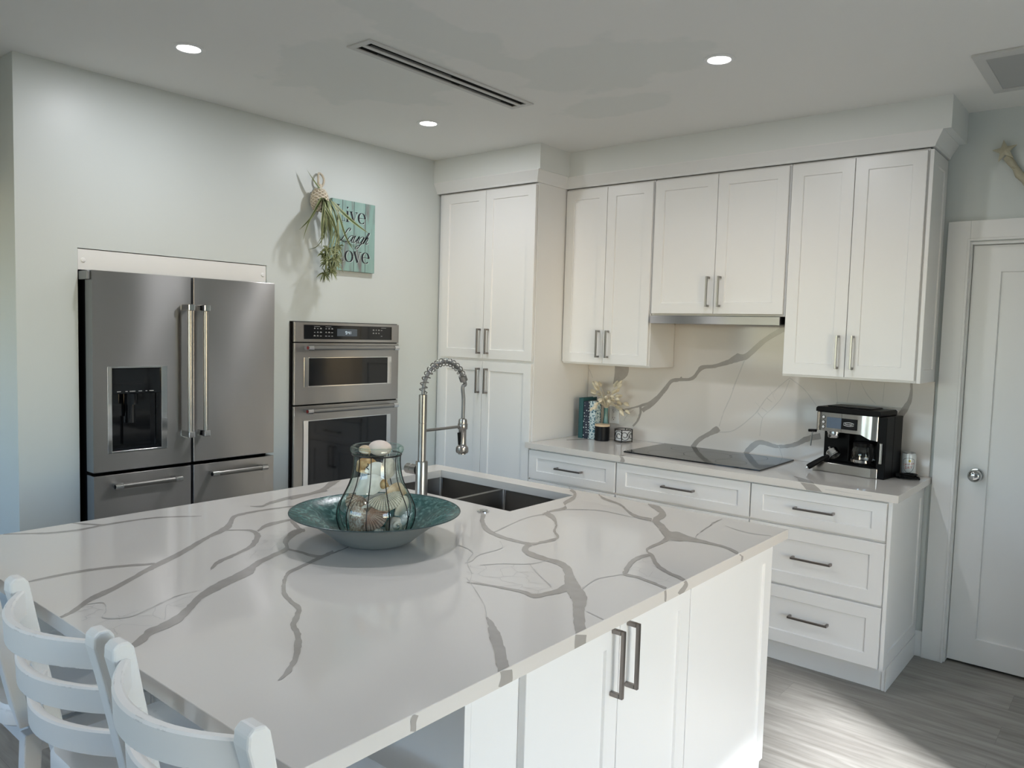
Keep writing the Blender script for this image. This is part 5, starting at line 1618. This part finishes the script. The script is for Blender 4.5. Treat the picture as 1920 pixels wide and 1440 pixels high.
# bottle vase with dried grass
VX, VY = 1.036, -.118
e = empty('bud_vase', (VX, VY, ZC), 'small teal glass bottle vase holding dried grass between books and outlet', 'vase')
mb = MB(); mb.lathe([(r*.68, z*1.22) for r, z in [(.0, .0005), (.034, .0005), (.040, .010), (.041, .030), (.036, .055), (.026, .085), (.0195, .115), (.0185, .140), (.0215, .160), (.0195, .160), (.0165, .140), (.017, .115), (.022, .085), (.032, .055), (.036, .030), (.0, .008)]], (VX, VY, ZC), 32)
obj('glass', mb, 'vaseglass', e, smooth=True, angle=60)
rg = random.Random(8)
tails = []
for k in range(40):
    az = 2*PI*k*.381966
    el = math.asin(min(.99, max(-.15, -.12+1.1*((k*.7548776662) % 1))))
    tails.append((az, el, rg.uniform(.085, .155)))
b0 = V((VX, VY, ZC+.192))
for k, (az, el, ln) in enumerate(tails):
    d = V((math.cos(el)*math.cos(az), math.cos(el)*math.sin(az)*.75, math.sin(el)))
    p3 = b0+d*ln+V((0, 0, .030-.02*(1-math.sin(el))))
    if p3.y > -.045: p3.y = -.045
    if p3.x < .86: p3.x = .86
    q = (p3-b0)
    pts = [b0+V((d.x*.005, d.y*.005, -.045)), b0+V((d.x*.012, d.y*.012, .01)), b0+q*.5+V((0, 0, .022)), p3]
    C_ = cr_spline(pts, 5)
    m = MB(); m.tube(C_, .0011, 5)
    t = (C_[-1]-C_[-3]).normalized()+V((0, 0, -.35*(1-math.sin(el))))
    t.normalize()
    H_l = rg.uniform(.038, .054)
    n1 = t.orthogonal().normalized(); n2 = t.cross(n1)
    prof = [(0, 0), (.0070, .003), (.0112, .012), (.0105, H_l*.6), (.005, H_l*.88), (0, H_l)]
    vs, fs = [], []
    for r, z in prof:
        for j in range(8):
            a = 2*PI*j/8
            rr = r*(1+.18*math.sin(5*a+z*900))
            vs.append(C_[-1]+t*z+rr*(math.cos(a)*n1+math.sin(a)*n2))
    for i in range(len(prof)-1):
        for j in range(8):
            fs.append((i*8+j, i*8+(j+1) % 8, (i+1)*8+(j+1) % 8, (i+1)*8+j))
    m.add(vs, fs)
    obj('dried_grass_stem', m, 'grass', smooth=True, angle=80, org=b0, label='dried cream bunny-tail grass stem fanning out of the small teal vase', cat='dried grass', group='dried grass stems in the teal vase')
# black candle jar
CX, CY = 1.072, -.209
e = empty('candle_jar', (CX, CY, ZC), 'matt black candle jar with a pale wooden lid on the worktop', 'candle')
mb = MB(); mb.lathe([(.0, .0006), (.042, .0006), (.0455, .004), (.0455, .090), (.0, .090)], (CX, CY, ZC), 40)
obj('jar', mb, 'candle', e, smooth=True)
mb = MB(); mb.lathe([(.0, .0902), (.0455, .0902), (.0465, .0915), (.0465, .100), (.0455, .1015), (.0, .1015)], (CX, CY, ZC), 40)
obj('lid', mb, 'wood', e, smooth=True)
# coaster set in a scrolled wire holder
HX, HY = 1.196, -.160
e = empty('coaster_holder', (HX, HY, ZC), 'round black scrolled wire holder with a stack of white coasters', 'coaster holder')
r0 = .054
for z in (.010, .0795):
    mb = MB(); mb.tube([(HX+r0*math.cos(2*PI*k/40), HY+r0*math.sin(2*PI*k/40), ZC+z) for k in range(40)], .0026, 8, closed=True)
    obj('hoop', mb, 'wire', e, smooth=True)
for k in range(4):
    a = R(20+90*k)
    mb = MB(); mb.tube([(HX+r0*math.cos(a), HY+r0*math.sin(a), ZC+.0026), (HX+r0*math.cos(a), HY+r0*math.sin(a), ZC+.0815)], .0028, 8)
    obj('upright', mb, 'wire', e, smooth=True)
    mb = MB()
    for s in (-1, 1):
        pts = []
        for i in range(34):
            t = i/33
            th = 2.9*PI*t
            rr = .031*(1-.72*t)
            du = s*(.036-.0)-s*rr*math.cos(th)*.95*1.0-s*.013
            dz = .045+rr*math.sin(th)*s
            aa = a+R(45)+du/r0
            pts.append((HX+r0*math.cos(aa), HY+r0*math.sin(aa), ZC+dz))
        mb.tube(pts, .0017, 6)
    obj('scroll', mb, 'wire', e, smooth=True)
mb = MB(); mb.lathe([(.0, .010), (r0, .010)], (HX, HY, ZC), 40); mb.cyl((HX-r0, HY, ZC+.010), (HX+r0, HY, ZC+.010), .002, 8); mb.cyl((HX, HY-r0, ZC+.010), (HX, HY+r0, ZC+.010), .002, 8)
mb = MB(); mb.cyl((HX-r0, HY, ZC+.010), (HX+r0, HY, ZC+.010), .002, 8); mb.cyl((HX, HY-r0, ZC+.010), (HX, HY+r0, ZC+.010), .002, 8)
obj('cross_wire', mb, 'wire', e, smooth=True)
pz = ('lowest', 'second from the bottom', 'third from the bottom', 'third from the top', 'second from the top', 'topmost')
for k in range(6):
    z = .0125+k*.0093
    mb = MB(); mb.lathe([(.0, z), (.0480, z), (.0490, z+.001), (.0490, z+.0072), (.0480, z+.0082), (.0, z+.0082)], (HX, HY, ZC), 36)
    obj('coaster', mb, 'plate', smooth=True, org=(HX, HY, ZC+z), label='round white coaster, %s in the wire holder' % pz[k], cat='coaster', group='white coasters in the wire holder')
# outlet
e = empty('wall_outlet', (1.040, -.0205, 1.054), 'white double electrical outlet on the quartz backsplash', 'outlet')
mb = MB(); mb.box(1.003, 1.077, -.0268, -.0212, .996, 1.112)
obj('cover_plate', mb, 'plate', e, bevel=.002)
for z in (1.030, 1.078):
    mb = MB(); mb.prism(rrect(-.0165, .0165, -.0145, .0145, .008), (1.040, -.0268, z), (1, 0, 0), (0, 0, 1), (0, -1, 0), .0016)
    s = obj('socket', mb, 'plate', e)
    mb = MB()
    mb.box(1.0315, 1.0335, -.0292, -.0285, z-.002, z+.008); mb.box(1.0455, 1.0475, -.0292, -.0285, z-.001, z+.007)
    mb.cyl((1.0395, -.0285, z-.0085), (1.0395, -.0292, z-.0085), .0026, 12)
    obj('slots', mb, 'black', s)
mb = MB(); mb.cyl((1.040, -.0268, 1.054), (1.040, -.0282, 1.054), .003, 14); obj('screw', mb, 'plate', e)

# ------------------------------------------------------------------ coffee maker (local frame: x along its front, y to the back)
e = empty('coffee_maker', (2.372, -.248, ZC), 'black and stainless combination coffee and espresso machine on the back worktop', 'coffee maker', rotz=R(-8.0))
CW, CD, CH = .318, .200, .325
def lob(name, m, mats, par=None, **k): return obj(name, m, mats, par or e, local=True, **k)
mb = MB(); mb.box(.004, CW+.030, .099, CD, .001, .2995)
mb.box(.004, CW-.016, .030, .0988, .205, .2995); mb.box(CW-.012, CW+.030, .010, .0988, .001, .2995)
mb.box(.148, .156, .050, .0988, .058, .2045)
lob('body', mb, 'black', bevel=.003)
mb = MB(); mb.prism([(.0, .300), (.0, .318), (.008, .326), (CW-.006, .326), (CW+.002, .318), (CW+.002, .300)], (0, .0, 0), (1, 0, 0), (0, 0, 1), (0, 1, 0), CD)
mb.box(.045, .26, .03, .17, .3262, .332)
lob('lid', mb, 'black', bevel=.004)
mb = MB(); mb.box(.02, CW+.02, .175, CD+.002, .3265, .338)
lob('water_tank_rim', mb, 'carafe', label='clear rim of the water tank at the back')
# curved steel fascia
mb = MB()
prof = [(-.0, .085), (.002, .012), (.016, .001), (.036, .0), (.23, .0), (CW-.045, .001), (CW-.012, .010), (CW-.002, .024), (CW-.002, .05)]
n = len(prof)
def zb(x):
    return .205 if x < .245 else (.205-.024*min(1, (x-.245)/.035))
vs = [V((x, y, .298)) for x, y in prof]+[V((x, y, zb(x))) for x, y in prof]
mb.add(vs, [(i, n+i, n+i+1, i+1) for i in range(n-1)])
fas = lob('fascia', mb, 'steelcm', smooth=True, angle=40)
mb = MB(); mb.box(.060, .134, -.0035, -.0005, .222, .276); lob('display', mb, 'lcd', fas, bevel=.001)
mb = MB(); mb.box(.1345, .212, -.0035, -.0005, .222, .276); lob('logo_plate', mb, 'blackglass', fas, bevel=.001)
mb = MB(); mb.box(.1335, .1342, -.001, -.0002, .206, .297); lob('seam', mb, 'black', fas)
def text_mesh(s, size, depth=.0003):
    c = D.curves.new('lettering', 'FONT'); c.body = s; c.size = size; c.align_x = 'CENTER'; c.align_y = 'CENTER'
    c.resolution_u = 3
    o = D.objects.new('lettering', c)
    me = D.meshes.new_from_object(o)
    vs = [v.co.copy() for v in me.vertices]; fs = [tuple(p.vertices) for p in me.polygons]
    D.objects.remove(o); D.meshes.remove(me); D.curves.remove(c)
    return vs, fs
mb = MB()
vs, fs = text_mesh("DēLonghi".replace('ē', 'e'), .0095)
mb.add([V((.171+v.x, -.0039, .249+v.y)) for v in vs], fs)
ring = [( .171+.027*math.cos(2*PI*k/40), .249+.0088*math.sin(2*PI*k/40)) for k in range(41)]
mb.ribbon(ring[2:19], [.0020]*17, lambda a, b: V((a, -.0039, b))); mb.ribbon(ring[22:39], [.0020]*17, lambda a, b: V((a, -.0039, b)))
lob('logo', mb, 'plate', fas, fix=False)
for k in range(3):
    z = .274-k*.0245
    mb = MB(); mb.lathe([(.0, -.0045), (.0055, -.0045), (.0065, -.003), (.0065, .0)], (.043, 0, z), 20, axis=V((0, 1, 0)))
    mb.lathe([(.0070, -.0012), (.0090, -.0012), (.0090, .001)], (.043, 0, z), 20, mi=1, axis=V((0, 1, 0)))
    lob('push_button', mb, ['plate', 'black'], fas, smooth=True)
# base and drip tray
mb = MB(); mb.prism([(.0, .0), (CW-.030, .0), (CW-.004, .014), (CW, .03), (CW, .0815), (.004, .0815), (-.006, .03)], (0, -.004, .0015), (1, 0, 0), (0, 1, 0), (0, 0, 1), .046)
tr = lob('drip_tray', mb, 'steelcm', bevel=.0015)
mb = MB(); mb.box(.008, CW-.012, .008, .080, .0478, .052); lob('tray_grid', mb, 'black', tr, bevel=.001)
mb = MB(); mb.lathe([(.0, .170), (.030, .170), (.033, .175), (.033, .192), (.036, .194), (.036, .2045), (.0, .2045)], (.078, .056, 0), 30); lob('brew_head', mb, 'chrome', smooth=True)
mb = MB(); mb.lathe([(.0, .0525), (.052, .0525), (.054, .056), (.0, .058)], (.232, .040, 0), 34); lob('hot_plate', mb, 'black', smooth=True)
mb = MB(); mb.box(CW+.004, CW+.018, -.002, .0055, .075, .175); lob('side_handle', mb, 'steelcm', bevel=.003, label='upright brushed steel handle on the right side')
# steam wand on the left
mb = MB()
mb.tube([(.0035, .05, .205), (-.010, .03, .200), (-.016, .018, .196)], .0035, 10)
mb.tube(cr_spline([(-.016, .018, .196), (-.019, .010, .18), (-.021, .004, .12)], 4), .0038, 10)
w = lob('steam_wand', mb, 'chrome', smooth=True)
mb = MB(); mb.tube([(-.040, .016, .196), (.000, .016, .199)], .0075, 14); lob('wand_grip', mb, 'black', w, smooth=True)
mb = MB(); mb.tube([(.0035, .10, .285), (-.022, .10, .285)], [.018, .016], 20); lob('steam_knob', mb, 'chrome', smooth=True)
# carafe: stands on the hot plate
Mx = Matrix.Translation((2.372, -.248, ZC)) @ Matrix.Rotation(R(-8), 4, 'Z')
def W3(x, y, z): return Mx @ V((x, y, z))
cc = W3(.232, .038, .0585)
e2 = empty('coffee_carafe', cc, 'glass coffee carafe with a black lid and band inside the coffee maker', 'carafe')
mb = MB(); mb.lathe([(.0, .0004), (.044, .0004), (.052, .006), (.056, .022), (.056, .050), (.050, .078), (.044, .090)], cc, 40); obj('glass', mb, 'carafe', e2, smooth=True, angle=70)
mb = MB(); mb.lathe([(.0445, .0885), (.047, .0885), (.047, .104), (.040, .110), (.0, .112)], cc, 36); obj('lid', mb, 'black', e2, smooth=True)
mb = MB(); mb.lathe([(.0566, .012), (.0572, .012), (.0572, .024), (.0566, .024)], cc, 40); obj('steel_band', mb, 'chrome', e2, smooth=True)
mb = MB()
hd = (Mx.to_3x3() @ V((.75, -.66, 0))).normalized()
mb.tube(cr_spline([cc+hd*.044+V((0, 0, .100)), cc+hd*.082+V((0, 0, .098)), cc+hd*.086+V((0, 0, .06)), cc+hd*.070+V((0, 0, .024)), cc+hd*.058+V((0, 0, .018))], 5), .0085, 10)
obj('handle', mb, 'black', e2, smooth=True)
# portafilter resting on the tray
pa = W3(.096, .010, .0985); pdir = (Mx.to_3x3() @ V((-.66, -.50, -.56))).normalized()
e3 = empty('portafilter', pa, 'chrome portafilter with a black handle leaning on the drip tray', 'portafilter')
axv = (Mx.to_3x3() @ V((.80, .0, -.50))).normalized()
axv = (axv-pdir*axv.dot(pdir)).normalized()
mb = MB(); mb.lathe([(.0, -.018), (.026, -.018), (.031, -.013), (.031, .014), (.035, .016), (.035, .020), (.029, .020), (.027, -.006), (.0, -.008)], pa, 30, axis=axv)
obj('basket', mb, 'chrome', e3, smooth=True)
side = axv.cross(pdir).normalized()
mb = MB()
for s in (-1, 1):
    mb.obox(pa+side*s*.036+axv*.012, side, pdir, axv, .006, .010, .004)
    mb.tube([pa-axv*.018+side*s*.006, pa-axv*.034+side*s*.012], .006, 12)
obj('lugs_and_spouts', mb, 'chrome', e3, smooth=True)
mb = MB(); mb.tube([pa+pdir*.030, pa+pdir*.046, pa+pdir*.052, pa+pdir*.130, pa+pdir*.142], [.008, .009, .0125, .0145, .0125], 16); obj('handle', mb, 'black', e3, smooth=True)
mb = MB(); mb.tube([pa+pdir*.1422, pa+pdir*.149], [.0115, .009], 16); obj('end_cap', mb, 'chrome', e3, smooth=True)
# drinks can
KX, KY = 2.778, -.085
e = empty('drinks_can', (KX, KY, ZC), 'white drinks can with red lettering beside the coffee maker', 'can')
mb = MB()
rc = .0325
mb.lathe([(.0, .004), (.024, .001), (.028, .004), (rc, .012), (rc, .106), (.029, .116), (.0275, .119), (.026, .117), (.0, .1165)], (KX, KY, ZC), 40)
can = obj('body', mb, ['canwhite'], e, smooth=True, angle=30)
mb = MB()
for z0, z1, rr in ((.001, .012, None), (.107, .1185, None)):
    pass
mb.lathe([(.0285, .1165), (.0292, .1195), (.0275, .1205), (.0262, .1185)], (KX, KY, ZC), 40)
mb.lathe([(.0245, .0006), (.0288, .004), (rc+.0002, .0120)], (KX, KY, ZC), 40)
obj('rim', mb, 'alu', e, smooth=True)
va = math.atan2(CAM_POS.y-KY, CAM_POS.x-KX)
cyl = lambda u, z: V((KX+(rc+.0004)*math.cos(va+u/rc), KY+(rc+.0004)*math.sin(va+u/rc), ZC+z))
mb = MB()
shield = [(-.026, .086), (-.012, .094), (.0, .096), (.012, .094), (.026, .086), (.024, .050), (.012, .030), (.0, .024), (-.012, .030), (-.024, .050), (-.026, .086)]
sp_ = [(p.x, p.y) for p in cr_spline([(a, b, 0) for a, b in shield], 5)]
mb.ribbon(sp_, [.0022]*len(sp_), cyl)
mb.ribbon([(-.05, .014), (.05, .014)] if False else [(-.045+.009*i, .016) for i in range(11)], [.005]*11, cyl)
obj('crest_outline', mb, 'cangrey', e, fix=False)
mb = MB()
for s, z, sz in (('CANADA', .066, .0125), ('DRY', .049, .0170)):
    vs, fs = text_mesh(s, sz)
    mb.add([cyl(v.x, z+v.y+v.x*.18) for v in vs], fs)
obj('lettering', mb, 'canred', e, fix=False)
mb = MB(); mb.ribbon([(.004+.006*math.cos(2*PI*k/12)*.5, .082+.004*math.sin(2*PI*k/12)) for k in range(13)], [.005]*13, cyl)
obj('fruit_print', mb, 'canyellow', e, fix=False)
# coiled power cord
mb = MB()
rk = random.Random(2)
pts = []
for k in range(150):
    t = k/149
    a = 2*PI*4.6*t
    rx, ry = .042+.010*math.sin(a*.37+1), .030+.006*math.sin(a*.53)
    pts.append(V((2.792+rx*math.cos(a), -.150+ry*math.sin(a)-.012*t, ZC+.0042+.022*abs(math.sin(1.9*t*PI))*(.6+.4*math.sin(a*.31)))))
mb.tube(pts, .0036, 8)
co = obj('power_cord', mb, 'black', smooth=True, org=(2.79, -.15, ZC), label='coiled black power cord on the worktop in front of the drinks can', cat='cord')
mb = MB(); mb.obox((2.760, -.172, ZC+.019), V((1, .3, 0)).normalized(), V((-.3, 1, 0)).normalized(), (0, 0, 1), .018, .010, .009)
obj('plug', mb, 'black', co, bevel=.003)
mb = MB(); mb.tube([(2.775, -.181, ZC+.017), (2.800, -.186, ZC+.014), (2.820, -.178, ZC+.012)], .005, 10)
obj('tie', mb, 'black', co, smooth=True)
